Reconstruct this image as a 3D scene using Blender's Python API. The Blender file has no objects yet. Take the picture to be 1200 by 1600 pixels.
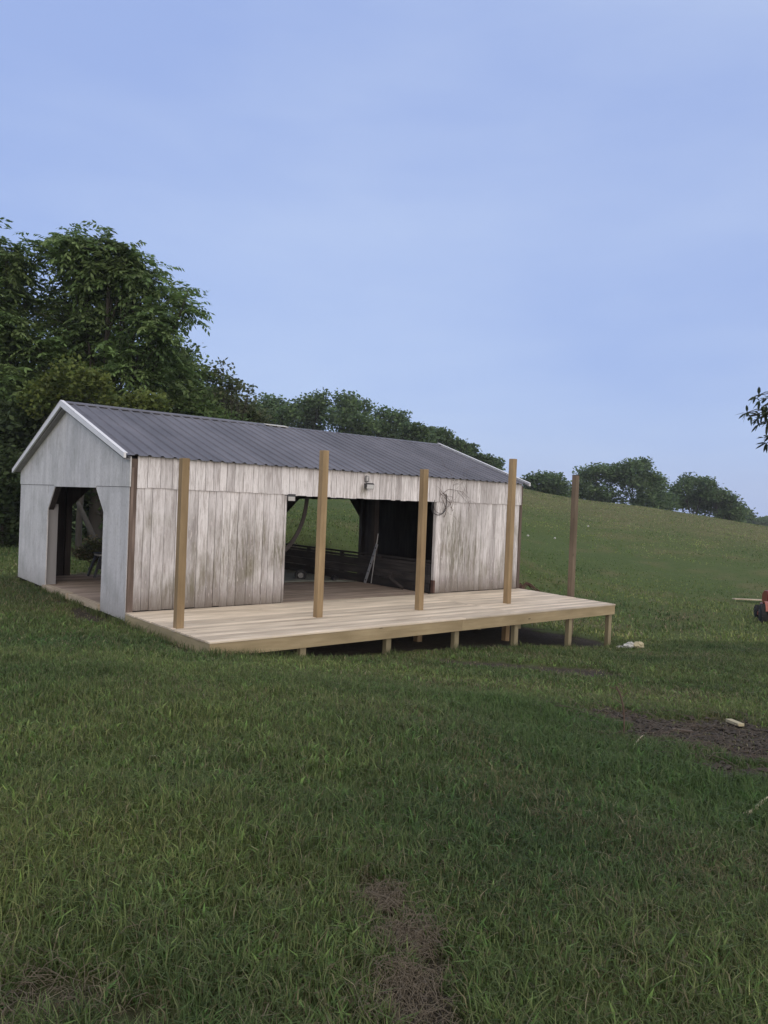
import bpy, math, random
import numpy as np
from mathutils import Vector
R = math.radians
random.seed(7)
rng = np.random.default_rng(11)
scene = bpy.context.scene
col = scene.collection

# ------------------------------------------------------------------ camera
CAM = np.array([-5.059, -12.622, 2.008])
YAW, PITCH, ROLL, FPX = R(40.174), R(-0.613), R(2.304), 1200.0
FW = np.array([math.sin(YAW)*math.cos(PITCH), math.cos(YAW)*math.cos(PITCH), math.sin(PITCH)])
_r = np.array([math.cos(YAW), -math.sin(YAW), 0.0]); _u = np.cross(_r, FW)
RT = math.cos(ROLL)*_r + math.sin(ROLL)*_u
UP = -math.sin(ROLL)*_r + math.cos(ROLL)*_u
cam = bpy.data.cameras.new('camera'); camo = bpy.data.objects.new('camera', cam); col.objects.link(camo)
from mathutils import Matrix
M3 = Matrix(((RT[0], UP[0], -FW[0]), (RT[1], UP[1], -FW[1]), (RT[2], UP[2], -FW[2])))
camo.matrix_world = Matrix.Translation(Vector(CAM)) @ M3.to_4x4()
cam.sensor_fit = 'VERTICAL'; cam.sensor_height = 24.0; cam.lens = 24.0*FPX/1600.0
cam.clip_start = 0.05; cam.clip_end = 3000
scene.camera = camo
scene.render.resolution_x = 768; scene.render.resolution_y = 1024

# ------------------------------------------------------------------ sky and sun
SUN_EL, SUN_AZ = R(9), R(200)          # azimuth measured from +Y towards +X: low behind the camera
world = bpy.data.worlds.new('World'); scene.world = world; world.use_nodes = True
nt = world.node_tree; nt.nodes.clear()
def N(nt, typ, **kw):
    n = nt.nodes.new(typ)
    for k, v in kw.items():
        if k.startswith('i_'):
            n.inputs[int(k[2:])].default_value = v
        else: setattr(n, k, v)
    return n
out = N(nt, 'ShaderNodeOutputWorld')
sky = N(nt, 'ShaderNodeTexSky'); sky.sky_type = 'NISHITA'; sky.sun_disc = False
sky.sun_elevation = SUN_EL; sky.sun_rotation = SUN_AZ
sky.air_density = 1.0; sky.dust_density = 1.0; sky.ozone_density = 2.0
bg = N(nt, 'ShaderNodeBackground'); bg.inputs[1].default_value = 0.11
tc = N(nt, 'ShaderNodeTexCoord')
mp = N(nt, 'ShaderNodeMapping'); mp.inputs['Scale'].default_value = (1.0, 1.0, 3.2)
nz = N(nt, 'ShaderNodeTexNoise'); nz.inputs['Scale'].default_value = 1.6; nz.inputs['Detail'].default_value = 5; nz.inputs['Roughness'].default_value = .5
rp = N(nt, 'ShaderNodeValToRGB'); rp.color_ramp.elements[0].position = .36; rp.color_ramp.elements[1].position = .80
rp.color_ramp.elements[0].color = (3.7, 4.85, 8.5, 1); rp.color_ramp.elements[1].color = (5.1, 6.2, 9.1, 1)
mx = N(nt, 'ShaderNodeMix', data_type='RGBA'); mx.inputs[0].default_value = .80
nt.links.new(tc.outputs['Generated'], mp.inputs[0]); nt.links.new(mp.outputs[0], nz.inputs['Vector'])
nz2 = N(nt, 'ShaderNodeTexNoise'); nz2.inputs['Scale'].default_value = 4.5; nz2.inputs['Detail'].default_value = 7; nz2.inputs['Roughness'].default_value = .6; nz2.inputs['Distortion'].default_value = .6
mp2 = N(nt, 'ShaderNodeMapping'); mp2.inputs['Scale'].default_value = (1.0, 1.0, 4.5); mp2.inputs['Location'].default_value = (.3, .1, .2)
nt.links.new(tc.outputs['Generated'], mp2.inputs[0]); nt.links.new(mp2.outputs[0], nz2.inputs['Vector'])
# the cloud veil is thinner and paler towards the right (east-south-east)
dr = N(nt, 'ShaderNodeVectorMath', operation='DOT_PRODUCT'); dr.inputs[1].default_value = (.98, -.12, .15); nt.links.new(tc.outputs['Generated'], dr.inputs[0])
a1 = N(nt, 'ShaderNodeMath', operation='MULTIPLY_ADD'); a1.inputs[1].default_value = .16; nt.links.new(nz2.outputs['Fac'], a1.inputs[0]); nt.links.new(nz.outputs['Fac'], a1.inputs[2])
a2 = N(nt, 'ShaderNodeMath', operation='MULTIPLY_ADD'); a2.inputs[1].default_value = .34; nt.links.new(dr.outputs['Value'], a2.inputs[0]); nt.links.new(a1.outputs[0], a2.inputs[2])
a3 = N(nt, 'ShaderNodeMath', operation='SUBTRACT'); a3.inputs[1].default_value = .23; nt.links.new(a2.outputs[0], a3.inputs[0])
nt.links.new(a3.outputs[0], rp.inputs[0])
nt.links.new(sky.outputs[0], mx.inputs[6]); nt.links.new(rp.outputs[0], mx.inputs[7])
# brighter, warmer evening cloud overhead and behind the camera, round the low sun
dt = N(nt, 'ShaderNodeVectorMath', operation='DOT_PRODUCT'); gd = Vector((math.sin(SUN_AZ), math.cos(SUN_AZ), .85)).normalized()
dt.inputs[1].default_value = gd; nt.links.new(tc.outputs['Generated'], dt.inputs[0])
mr = N(nt, 'ShaderNodeMapRange'); mr.interpolation_type = 'SMOOTHSTEP'; mr.inputs[1].default_value = -.12; mr.inputs[2].default_value = .75
nt.links.new(dt.outputs['Value'], mr.inputs[0])
mg = N(nt, 'ShaderNodeMix', data_type='RGBA'); mg.inputs[7].default_value = (12.4, 12.0, 11.6, 1)
nt.links.new(mr.outputs[0], mg.inputs[0]); nt.links.new(mx.outputs[2], mg.inputs[6])
nt.links.new(mg.outputs[2], bg.inputs[0]); nt.links.new(bg.outputs[0], out.inputs[0])
sl = bpy.data.lights.new('sun', 'SUN'); sl.energy = 1.15; sl.angle = R(35); sl.color = (1.0, .84, .74)
so = bpy.data.objects.new('sun', sl); col.objects.link(so)
sd = Vector((math.sin(SUN_AZ)*math.cos(SUN_EL), math.cos(SUN_AZ)*math.cos(SUN_EL), math.sin(SUN_EL)))
so.rotation_euler = sd.to_track_quat('Z', 'Y').to_euler(); so.location = sd*60
scene.view_settings.view_transform = 'Standard'; scene.view_settings.look = 'None'
scene.view_settings.exposure = 0.0; scene.view_settings.gamma = 1.0

# ------------------------------------------------------------------ helpers
def at(px, py, d):
    return CAM + d*(FW + RT*(px-600)/FPX - UP*(py-800)/FPX)
def xy(px, d):
    p = at(px, 800, d); return p[0], p[1]
def tag(o, label=None, cat=None, group=None, kind=None):
    if label: o['label'] = label
    if cat: o['category'] = cat
    if group: o['group'] = group
    if kind: o['kind'] = kind
    return o
def empty(name, loc, label=None, cat=None, group=None):
    o = bpy.data.objects.new(name, None); col.objects.link(o); o.location = tuple(float(v) for v in loc)
    o.empty_display_size = .2
    return tag(o, label, cat, group)
def wloc(o):
    v = np.zeros(3)
    while o is not None:
        v += np.array(o.location); o = o.parent
    return v
class MB:
    def __init__(s): s.v = []; s.f = []; s.c = []; s.n = 0
    def add(s, V, F, c=None):
        V = np.asarray(V, float)
        s.f += [tuple(i+s.n for i in f) for f in F]
        s.v.append(V); s.n += len(V)
        if c is None: c = (random.random(), random.random(), random.random())
        s.c.append(np.tile(np.array(c, float), (len(V), 1)))
        return s
    def box(s, a, b, c=None):
        x0, y0, z0 = a; x1, y1, z1 = b
        V = [(x0,y0,z0),(x1,y0,z0),(x1,y1,z0),(x0,y1,z0),(x0,y0,z1),(x1,y0,z1),(x1,y1,z1),(x0,y1,z1)]
        return s.add(V, HEXF, c)
    def hexa(s, V, c=None): return s.add(V, HEXF, c)
    def bar(s, p, q, w, h, up=(0,0,1), c=None):
        p = np.array(p, float); q = np.array(q, float); d = q-p; d /= np.linalg.norm(d)
        u = np.array(up, float); sd_ = np.cross(d, u)
        if np.linalg.norm(sd_) < 1e-4: sd_ = np.cross(d, (1,0,0))
        sd_ /= np.linalg.norm(sd_); u = np.cross(sd_, d)
        V = []
        for e in (p, q):
            for a, b in ((-1,-1),(1,-1),(1,1),(-1,1)): V.append(e+sd_*a*w/2+u*b*h/2)
        return s.add(V, HEXF, c)
    def tube(s, pts, rad, n=8, c=None, cap=True):
        P = [np.array(p, float) for p in pts]
        if not hasattr(rad, '__len__'): rad = [rad]*len(P)
        V = []; F = []
        ref = np.array((.31, .57, .76))
        for i, p in enumerate(P):
            d = P[min(i+1, len(P)-1)]-P[max(i-1, 0)]; d = d/(np.linalg.norm(d)+1e-9)
            a = np.cross(d, ref); 
            if np.linalg.norm(a) < .1: a = np.cross(d, (1,0,0))
            a /= np.linalg.norm(a); b = np.cross(d, a)
            for k in range(n):
                t = 2*math.pi*k/n; V.append(p+rad[i]*(a*math.cos(t)+b*math.sin(t)))
        for i in range(len(P)-1):
            for k in range(n):
                k2 = (k+1) % n; F.append((i*n+k, i*n+k2, (i+1)*n+k2, (i+1)*n+k))
        if cap:
            F.append(tuple(range(n))[::-1]); F.append(tuple((len(P)-1)*n+k for k in range(n)))
        return s.add(V, F, c)
    def disc(s, c0, axis, r, th, n=24, c=None):
        a = np.array(axis, float); a /= np.linalg.norm(a)
        return s.tube([np.array(c0)-a*th/2, np.array(c0)+a*th/2], r, n, c)
    def build(s, name, m, parent=None, smooth=False, bevel=0):
        off = wloc(parent) if parent is not None else np.zeros(3)
        me = bpy.data.meshes.new(name)
        V = np.concatenate(s.v)-off
        me.from_pydata(V.tolist(), [], s.f); me.update()
        at_ = me.color_attributes.new('var', 'FLOAT_COLOR', 'POINT')
        cc = np.ones((len(V), 4), np.float32); cc[:, :3] = np.concatenate(s.c)
        at_.data.foreach_set('color', cc.ravel())
        if m: me.materials.append(m)
        if smooth: me.shade_smooth()
        o = bpy.data.objects.new(name, me); col.objects.link(o)
        if parent is not None: o.parent = parent
        if bevel:
            b = o.modifiers.new('bevel', 'BEVEL'); b.width = bevel; b.segments = 2; b.limit_method = 'ANGLE'
        return o
HEXF = [(3,2,1,0),(4,5,6,7),(0,1,5,4),(1,2,6,5),(2,3,7,6),(3,0,4,7)]
def rawmesh(name, V, polys, C, m, parent=None, smooth=False):
    """V (n,3); polys list of (k, idx array) ; C (n,3)"""
    me = bpy.data.meshes.new(name)
    off = wloc(parent) if parent is not None else np.zeros(3)
    me.vertices.add(len(V)); me.vertices.foreach_set('co', (V-off).astype(np.float32).ravel())
    li = np.concatenate([p.ravel() for p in polys]).astype(np.int32)
    tot = np.concatenate([np.full(len(p), p.shape[1], np.int32) for p in polys])
    st = np.concatenate([[0], np.cumsum(tot)[:-1]]).astype(np.int32)
    me.loops.add(len(li)); me.loops.foreach_set('vertex_index', li)
    me.polygons.add(len(tot)); me.polygons.foreach_set('loop_start', st); me.polygons.foreach_set('loop_total', tot)
    if smooth: me.polygons.foreach_set('use_smooth', np.ones(len(tot), bool))
    me.update(calc_edges=True)
    a = me.color_attributes.new('var', 'FLOAT_COLOR', 'POINT')
    cc = np.ones((len(V), 4), np.float32); cc[:, :3] = C
    a.data.foreach_set('color', cc.ravel())
    if m: me.materials.append(m)
    o = bpy.data.objects.new(name, me); col.objects.link(o)
    if parent is not None: o.parent = parent
    return o
# value noise (2D)
_perm = rng.random((256, 256))
def vn(x, y, s):
    x = np.asarray(x)/s+1000.3; y = np.asarray(y)/s+1000.7
    i = np.floor(x).astype(int); j = np.floor(y).astype(int); fx = x-i; fy = y-j
    fx = fx*fx*(3-2*fx); fy = fy*fy*(3-2*fy)
    g = lambda a, b: _perm[a % 256, b % 256]
    return (g(i,j)*(1-fx)+g(i+1,j)*fx)*(1-fy)+(g(i,j+1)*(1-fx)+g(i+1,j+1)*fx)*fy
def fbm(x, y, s, o=4):
    t = 0; a = 1; w = 0
    for k in range(o): t = t+a*vn(x+17*k, y-9*k, s/2**k); w += a; a *= .5
    return t/w
def ss(a, b, x): 
    t = np.clip((x-a)/(b-a), 0, 1); return t*t*(3-2*t)

# ------------------------------------------------------------------ materials
def mat(name):
    m = bpy.data.materials.new(name); m.use_nodes = True
    n = m.node_tree; b = n.nodes['Principled BSDF']; return m, n, b
def rgba(c): return (c[0], c[1], c[2], 1)
def simple(name, c, rough=.6, metal=0, var=.25, scale=8, bump=.0, stretch=(1,1,1)):
    m, n, b = mat(name)
    t = N(n, 'ShaderNodeTexCoord'); mp = N(n, 'ShaderNodeMapping'); mp.inputs['Scale'].default_value = stretch
    z = N(n, 'ShaderNodeTexNoise'); z.inputs['Scale'].default_value = scale; z.inputs['Detail'].default_value = 6
    mx = N(n, 'ShaderNodeMix', data_type='RGBA')
    mx.inputs[6].default_value = rgba([v*(1-var) for v in c]); mx.inputs[7].default_value = rgba([min(1, v*(1+var)) for v in c])
    n.links.new(t.outputs['Object'], mp.inputs[0]); n.links.new(mp.outputs[0], z.inputs['Vector'])
    n.links.new(z.outputs['Fac'], mx.inputs[0]); n.links.new(mx.outputs[2], b.inputs['Base Color'])
    b.inputs['Roughness'].default_value = rough; b.inputs['Metallic'].default_value = metal
    if bump:
        bp = N(n, 'ShaderNodeBump'); bp.inputs['Strength'].default_value = .5; bp.inputs['Distance'].default_value = bump
        n.links.new(z.outputs['Fac'], bp.inputs['Height']); n.links.new(bp.outputs[0], b.inputs['Normal'])
    return m
def noise(n, vec, scale, detail=5, rough=.55, stretch=None):
    if stretch:
        mp = N(n, 'ShaderNodeMapping'); mp.inputs['Scale'].default_value = stretch
        n.links.new(vec, mp.inputs[0]); vec = mp.outputs[0]
    z = N(n, 'ShaderNodeTexNoise'); z.inputs['Scale'].default_value = scale; z.inputs['Detail'].default_value = detail
    z.inputs['Roughness'].default_value = rough
    n.links.new(vec, z.inputs['Vector']); return z.outputs['Fac']
def ramp(n, fac, a, b_, ca=(0,0,0), cb=(1,1,1), stops=None):
    r = N(n, 'ShaderNodeValToRGB')
    e = r.color_ramp.elements
    if stops:
        e[0].position = stops[0][0]; e[0].color = rgba(stops[0][1]); e[1].position = stops[-1][0]; e[1].color = rgba(stops[-1][1])
        for p, c in stops[1:-1]:
            x = e.new(p); x.color = rgba(c)
    else:
        e[0].position = a; e[1].position = b_; e[0].color = rgba(ca); e[1].color = rgba(cb)
    n.links.new(fac, r.inputs[0]); return r.outputs[0]
def mix(n, fac, a, b_, mode='MIX'):
    m = N(n, 'ShaderNodeMix', data_type='RGBA', blend_type=mode)
    for i, v in ((0, fac), (6, a), (7, b_)):
        if hasattr(v, 'links'): n.links.new(v, m.inputs[i])
        else: m.inputs[i].default_value = v if i == 0 else rgba(v)
    return m.outputs[2]
def math_(n, op, a, b_):
    m = N(n, 'ShaderNodeMath', operation=op)
    for i, v in ((0, a), (1, b_)):
        if hasattr(v, 'links'): n.links.new(v, m.inputs[i])
        else: m.inputs[i].default_value = v
    return m.outputs[0]
def bump(n, b, h, dist, st=1.0):
    bp = N(n, 'ShaderNodeBump'); bp.inputs['Strength'].default_value = st; bp.inputs['Distance'].default_value = dist
    n.links.new(h, bp.inputs['Height']); n.links.new(bp.outputs[0], b.inputs['Normal'])
def attr(n):
    a = N(n, 'ShaderNodeVertexColor'); a.layer_name = 'var'
    s = N(n, 'ShaderNodeSeparateColor'); n.links.new(a.outputs[0], s.inputs[0])
    return a.outputs[0], s.outputs[0], s.outputs[1], s.outputs[2]

def wood(name, c1, c2, axis='x', rough=.75, varamt=.35, knots=False, grain=1.0, stain=None):
    """new or old sawn timber, grain along the given axis"""
    m, n, b = mat(name)
    t = N(n, 'ShaderNodeTexCoord').outputs['Object']
    A, r_, g_, b_ = attr(n)
    ofs = N(n, 'ShaderNodeVectorMath', operation='MULTIPLY_ADD')
    n.links.new(A, ofs.inputs[0]); ofs.inputs[1].default_value = (37, 53, 41); n.links.new(t, ofs.inputs[2])
    st = {'x': (.06, 1, 1), 'y': (1, .06, 1), 'z': (1, 1, .06)}[axis]
    g1 = noise(n, ofs.outputs[0], 26*grain, 6, .6, st)
    g2 = noise(n, ofs.outputs[0], 3.2, 4, .5, tuple(.35 if v < 1 else 1 for v in st))
    c = mix(n, ramp(n, g1, .3, .72), c1, c2)
    c = mix(n, ramp(n, g2, .35, .7), c, [v*.78 for v in c1])
    bright = math_(n, 'MULTIPLY_ADD', r_, varamt); bright.node.inputs[2].default_value = 1-varamt*.55
    c = mix(n, 1.0, c, bright, 'MULTIPLY')
    if knots:
        v = N(n, 'ShaderNodeTexVoronoi'); v.inputs['Scale'].default_value = 2.6
        mp = N(n, 'ShaderNodeMapping'); mp.inputs['Scale'].default_value = {'x': (.5, 1.6, 1.6), 'y': (1.6,.5,1.6), 'z': (1.6,1.6,.5)}[axis]
        n.links.new(ofs.outputs[0], mp.inputs[0]); n.links.new(mp.outputs[0], v.inputs['Vector'])
        k = ramp(n, v.outputs['Distance'], .035, .075, (1,1,1), (0,0,0))
        c = mix(n, k, c, [v_*.32 for v_ in c1])
    if stain: 
        s_ = noise(n, t, 1.1, 5)
        c = mix(n, ramp(n, s_, .5, .68), c, stain)
    n.links.new(c, b.inputs['Base Color']); b.inputs['Roughness'].default_value = rough
    b.inputs['Specular IOR Level'].default_value = .25
    bump(n, b, g1, .004, .6)
    return m

def siding():
    m, n, b = mat('peeling_painted_siding')
    t = N(n, 'ShaderNodeTexCoord').outputs['Object']
    A, r_, g_, b_ = attr(n)
    ofs = N(n, 'ShaderNodeVectorMath', operation='MULTIPLY_ADD')
    n.links.new(A, ofs.inputs[0]); ofs.inputs[1].default_value = (31, 17, 23); n.links.new(t, ofs.inputs[2])
    sep = N(n, 'ShaderNodeSeparateXYZ'); n.links.new(t, sep.inputs[0])
    z = sep.outputs[2]; x = sep.outputs[0]
    grain = noise(n, ofs.outputs[0], 30, 8, .75, (1, 1, .10))
    streak = noise(n, ofs.outputs[0], 7, 6, .6, (1, 1, .12))
    big = noise(n, t, .75, 4, .5, (1, 1, .7))
    paint = mix(n, r_, (.58, .56, .575), (.74, .72, .735))
    bare = mix(n, g_, (.235, .215, .215), (.35, .33, .33))
    # more bare wood towards the foot of the wall
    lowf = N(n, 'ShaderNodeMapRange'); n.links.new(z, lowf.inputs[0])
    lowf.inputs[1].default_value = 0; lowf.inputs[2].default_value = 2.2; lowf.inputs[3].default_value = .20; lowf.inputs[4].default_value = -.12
    w = math_(n, 'ADD', streak, lowf.outputs[0])
    w = math_(n, 'ADD', w, math_(n, 'MULTIPLY_ADD', big, .35)); w.node.inputs[1].links[0].from_node.inputs[2].default_value = -.175
    w = math_(n, 'ADD', w, math_(n, 'MULTIPLY', math_(n, 'SUBTRACT', b_, .5), .14))
    k = ramp(n, w, .37, .78)
    c = mix(n, k, paint, bare)
    # peeled flakes and fine grain
    gl = ramp(n, grain, .47, .62)
    c = mix(n, math_(n, 'MULTIPLY', gl, .5), c, (.19, .15, .14))
    flake = ramp(n, noise(n, ofs.outputs[0], 34, 4, .5, (1, 1, .25)), .62, .68)
    c = mix(n, math_(n, 'MULTIPLY', flake, math_(n, 'MULTIPLY', k, .7)), c, (.72, .67, .67))
    # green-brown mould
    mz = noise(n, t, 1.35, 6, .62, (1, 1, .6))
    mold = math_(n, 'MULTIPLY', ramp(n, mz, .52, .70), ramp(n, streak, .3, .6))
    zr = N(n, 'ShaderNodeMapRange'); n.links.new(z, zr.inputs[0]); zr.inputs[1].default_value = 2.05; zr.inputs[2].default_value = 1.6
    mold = math_(n, 'MULTIPLY', mold, zr.outputs[0])
    c = mix(n, math_(n, 'MULTIPLY', mold, .75), c, (.15, .135, .075))
    # algae stains with a place of their own on the boards
    for sx, sz, rx, rz, am in ((8.0, .95, .55, .75, .9), (2.1, .95, .75, .8, .6), (3.0, 1.0, .22, .35, 1.0), (7.6, 1.5, .3, .5, .7), (5.05, 2.25, .10, .16, 1.1), (.9, .35, .5, .35, .7)):
        vs = N(n, 'ShaderNodeVectorMath', operation='SUBTRACT'); n.links.new(t, vs.inputs[0]); vs.inputs[1].default_value = (sx, .06, sz)
        vm = N(n, 'ShaderNodeVectorMath', operation='MULTIPLY'); n.links.new(vs.outputs[0], vm.inputs[0]); vm.inputs[1].default_value = (1/rx, 0, 1/rz)
        vl = N(n, 'ShaderNodeVectorMath', operation='LENGTH'); n.links.new(vm.outputs[0], vl.inputs[0])
        f_ = N(n, 'ShaderNodeMapRange'); n.links.new(math_(n, 'ADD', vl.outputs['Value'], math_(n, 'MULTIPLY', streak, -1.1)), f_.inputs[0])
        f_.inputs[1].default_value = .75; f_.inputs[2].default_value = -.25; f_.inputs[3].default_value = 0; f_.inputs[4].default_value = .85*am
        c = mix(n, math_(n, 'MULTIPLY', f_.outputs[0], ramp(n, grain, .38, .6)), c, (.125, .118, .068))
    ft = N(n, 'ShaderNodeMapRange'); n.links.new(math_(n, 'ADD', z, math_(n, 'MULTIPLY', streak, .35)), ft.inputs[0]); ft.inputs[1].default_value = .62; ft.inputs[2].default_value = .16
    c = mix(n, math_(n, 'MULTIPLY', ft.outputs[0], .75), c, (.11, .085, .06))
    n.links.new(c, b.inputs['Base Color']); b.inputs['Roughness'].default_value = .85; b.inputs['Specular IOR Level'].default_value = .15
    bump(n, b, math_(n, 'ADD', grain, math_(n, 'MULTIPLY', k, -.4)), .005, .8)
    return m
def gable_paint():
    m, n, b = mat('grey_gable_sheet')
    t = N(n, 'ShaderNodeTexCoord').outputs['Object']
    A, r_, g_, b_ = attr(n)
    s1 = noise(n, t, 5, 7, .62, (1, 1, .07)); s2 = noise(n, t, 1.6, 5, .55); fine = noise(n, t, 60, 3, .6, (1, 1, .3))
    c = mix(n, ramp(n, s1, .32, .7), (.64, .64, .655), (.47, .472, .485))
    c = mix(n, ramp(n, s2, .48, .75), c, (.38, .39, .39))
    c = mix(n, math_(n, 'MULTIPLY', ramp(n, fine, .48, .68), .45), c, (.25, .25, .27))
    rusty = math_(n, 'MULTIPLY', ramp(n, noise(n, t, 13, 7, .78, (1, 1, .14)), .54, .70), .6)
    c = mix(n, rusty, c, (.17, .14, .12))
    sz_ = N(n, 'ShaderNodeSeparateXYZ'); n.links.new(t, sz_.inputs[0])
    fz = N(n, 'ShaderNodeMapRange'); n.links.new(math_(n, 'ADD', sz_.outputs[2], math_(n, 'MULTIPLY', s1, .9)), fz.inputs[0]); fz.inputs[1].default_value = .85; fz.inputs[2].default_value = .25
    c = mix(n, math_(n, 'MULTIPLY', fz.outputs[0], .6), c, (.20, .19, .165))
    c = mix(n, 1.0, c, mix(n, r_, (.93, .93, .95), (1, 1, 1)), 'MULTIPLY')
    n.links.new(c, b.inputs['Base Color']); b.inputs['Roughness'].default_value = .62
    w = N(n, 'ShaderNodeTexWave'); w.bands_direction = 'Y'; w.inputs['Scale'].default_value = 6.0; w.inputs['Distortion'].default_value = .15
    n.links.new(t, w.inputs[0])
    bump(n, b, math_(n, 'ADD', math_(n, 'MULTIPLY', w.outputs['Fac'], .5), s1), .006, .5)
    return m
def roofmat():
    m, n, b = mat('ribbed_metal_roofing')
    t = N(n, 'ShaderNodeTexCoord').outputs['Object']
    A, r_, g_, b_ = attr(n)
    s = noise(n, t, 2.2, 6, .6, (1, .35, 1)); f = noise(n, t, 45, 4, .6)
    c = mix(n, ramp(n, s, .3, .75), (.085, .086, .104), (.135, .134, .158))
    c = mix(n, math_(n, 'MULTIPLY', ramp(n, f, .5, .75), .3), c, (.13, .12, .13))
    c = mix(n, 1.0, c, mix(n, r_, (.85, .85, .85), (1.12, 1.12, 1.12)), 'MULTIPLY')
    n.links.new(c, b.inputs['Base Color']); b.inputs['Roughness'].default_value = .55; b.inputs['Metallic'].default_value = .0
    b.inputs['Specular IOR Level'].default_value = .35
    return m
def leafmat(name, trans=.25):
    m, n, b = mat(name)
    a = N(n, 'ShaderNodeVertexColor'); a.layer_name = 'var'
    n.links.new(a.outputs[0], b.inputs['Base Color']); b.inputs['Roughness'].default_value = .6
    b.inputs['Specular IOR Level'].default_value = .25
    if trans:
        tr = N(n, 'ShaderNodeBsdfTranslucent'); n.links.new(a.outputs[0], tr.inputs[0])
        mxs = N(n, 'ShaderNodeMixShader'); mxs.inputs[0].default_value = trans
        o = n.nodes['Material Output']
        n.links.new(b.outputs[0], mxs.inputs[1]); n.links.new(tr.outputs[0], mxs.inputs[2]); n.links.new(mxs.outputs[0], o.inputs[0])
    return m
MAT = dict(
    siding=siding(), gable=gable_paint(), roof=roofmat(),
    deck=wood('new_pine_decking', (.54, .455, .36), (.70, .61, .50), 'x', .7, .40, True, .8),
    rim=wood('treated_rim_board', (.30, .235, .14), (.41, .335, .215), 'x', .75, .2, True, 1),
    rimy=wood('treated_side_board', (.25, .215, .135), (.34, .29, .185), 'y', .75, .25, True, 1),
    post=wood('treated_post_timber', (.255, .180, .100), (.355, .262, .155), 'z', .75, .25, True, .9),
    postdark=wood('weathered_post_timber', (.13, .10, .072), (.20, .155, .115), 'z', .8, .2, True, .9),
    leg=wood('deck_leg_timber', (.24, .205, .13), (.34, .29, .19), 'z', .75, .2, True, 1),
    floor=wood('old_floor_planks', (.28, .22, .18), (.40, .325, .27), 'x', .8, .45, False, .7),
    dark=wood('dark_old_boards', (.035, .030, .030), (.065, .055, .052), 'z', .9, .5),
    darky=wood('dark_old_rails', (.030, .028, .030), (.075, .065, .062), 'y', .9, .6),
    corner=wood('bare_corner_board', (.13, .095, .08), (.25, .195, .17), 'z', .85, .4),
    sill=wood('sill_beam_timber', (.34, .28, .21), (.46, .40, .31), 'y', .8, .3),
    white=simple('white_rake_trim', (.64, .65, .69), .5, 0, .08, 5),
    jamb=simple('weathered_grey_jamb', (.22, .22, .23), .8, 0, .35, 5, .003, (1, 1, .15)),
    steel=simple('dull_steel', (.42, .42, .43), .4, .6, .2, 14),
    darkmetal=simple('dark_metal', (.045, .045, .05), .5, .3, .3, 12),
    glass=simple('lamp_glass', (.55, .56, .58), .15, 0, .1, 6),
    black=simple('black_rubber', (.018, .018, .020), .85, 0, .3, 20),
    blackpl=simple('black_plastic', (.022, .022, .026), .5, 0, .3, 10),
    red=simple('red_paint', (.25, .014, .022), .35, 0, .2, 6),
    orange=simple('faded_orange_paint', (.27, .075, .05), .5, 0, .25, 6),
    offwhite=simple('off_white_plastic', (.42, .42, .41), .6, 0, .12, 8),
    yellow=simple('yellowed_wood', (.36, .32, .21), .8, 0, .15, 8),
    tarp=simple('grey_green_sheet', (.20, .215, .19), .8, 0, .3, 3, .004),
    clod=simple('turned_soil', (.045, .037, .030), .95, 0, .5, 30),
    litter=simple('matted_dead_grass', (.125, .102, .074), .95, 0, .4, 30),
    twig=simple('dry_twig_bark', (.085, .066, .052), .9, 0, .3, 20),
    vine=simple('brown_vine_stem', (.085, .055, .042), .9, 0, .35, 20),
    straw=simple('dry_stick', (.36, .31, .22), .9, 0, .25, 20),
    bark=simple('tree_bark', (.036, .032, .028), .95, 0, .45, 6, .02, (1, 1, .25)),
    rust=simple('rusty_scrap', (.085, .045, .035), .9, 0, .45, 9, .004),
    leaf=leafmat('leaf', .42), blade=leafmat('grass_blade', .3),
)

# ------------------------------------------------------------------ terrain
CP = []
def cpp(px, d, z): X, Y = xy(px, d); CP.append((X, Y, z))
for a in [(-5.06,-12.62,.42),(-8,-19,.5),(6,-22,.3),(-16,-13,.6),(-12,-6,.25),(.1,-3,-.19),(1.6,-3,-.39),(3.3,-3,-.50),(5,-3,-.565),(6.6,-3,-.66),(8.3,-3,-.84),(10,-3,-.935),
          (-.1,0,-.17),(-.3,3.2,-.12),(-.3,6.6,-.08),(5,2,-.5),(10.2,0,-.93),(10.2,6.5,-.5),(5,6.5,-.28),(1,7,-.12),(-6,2,.0),(-6,-4,.02)]: CP.append(a)
for a in [(0,4,.36),(600,4,.31),(1200,4,.16),(0,8,.2),(600,8,.05),(1200,8,-.15),(1000,12,-.5),(1200,14,-.62),
          (0,25,0.05),(0,40,.6),(200,30,.4),(200,50,1.6),(-300,25,.3),(-300,60,1.5),
          (500,25,.75),(500,35,1.8),(500,50,3.4),(500,70,6.2),(500,90,7.2),(300,60,3.4),(300,90,5.5),
          (680,30,.6),(680,50,2.9),(680,75,5.9),(680,95,6.4),
          (850,20,-1.0),(850,27,-.65),(850,40,.5),(850,60,2.3),(850,75,3.55),(850,92,3.3),(850,130,-.5),
          (1020,22,-1.0),(1020,30,-.7),(1020,45,.35),(1020,60,1.6),(1020,75,2.62),(1020,92,2.3),(1020,130,-2),
          (1200,23,-.98),(1200,40,-.35),(1200,60,.55),(1200,75,1.15),(1200,92,.8),(1200,130,-4),
          (1500,25,-1.2),(1500,75,-.6),(1500,130,-6),(1800,40,-1.5),(600,140,4),(300,140,6),(0,90,3),(900,220,-8),(1300,220,-9),(500,220,2),(0,200,4),(-600,120,2),(-800,30,.8),(2200,60,-2)]: cpp(*a)
CP = np.array(CP)
def tps_k(r2): return np.where(r2 > 0, .5*r2*np.log(r2+1e-12), 0)
_P = CP[:, :2]/30.0
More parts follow.
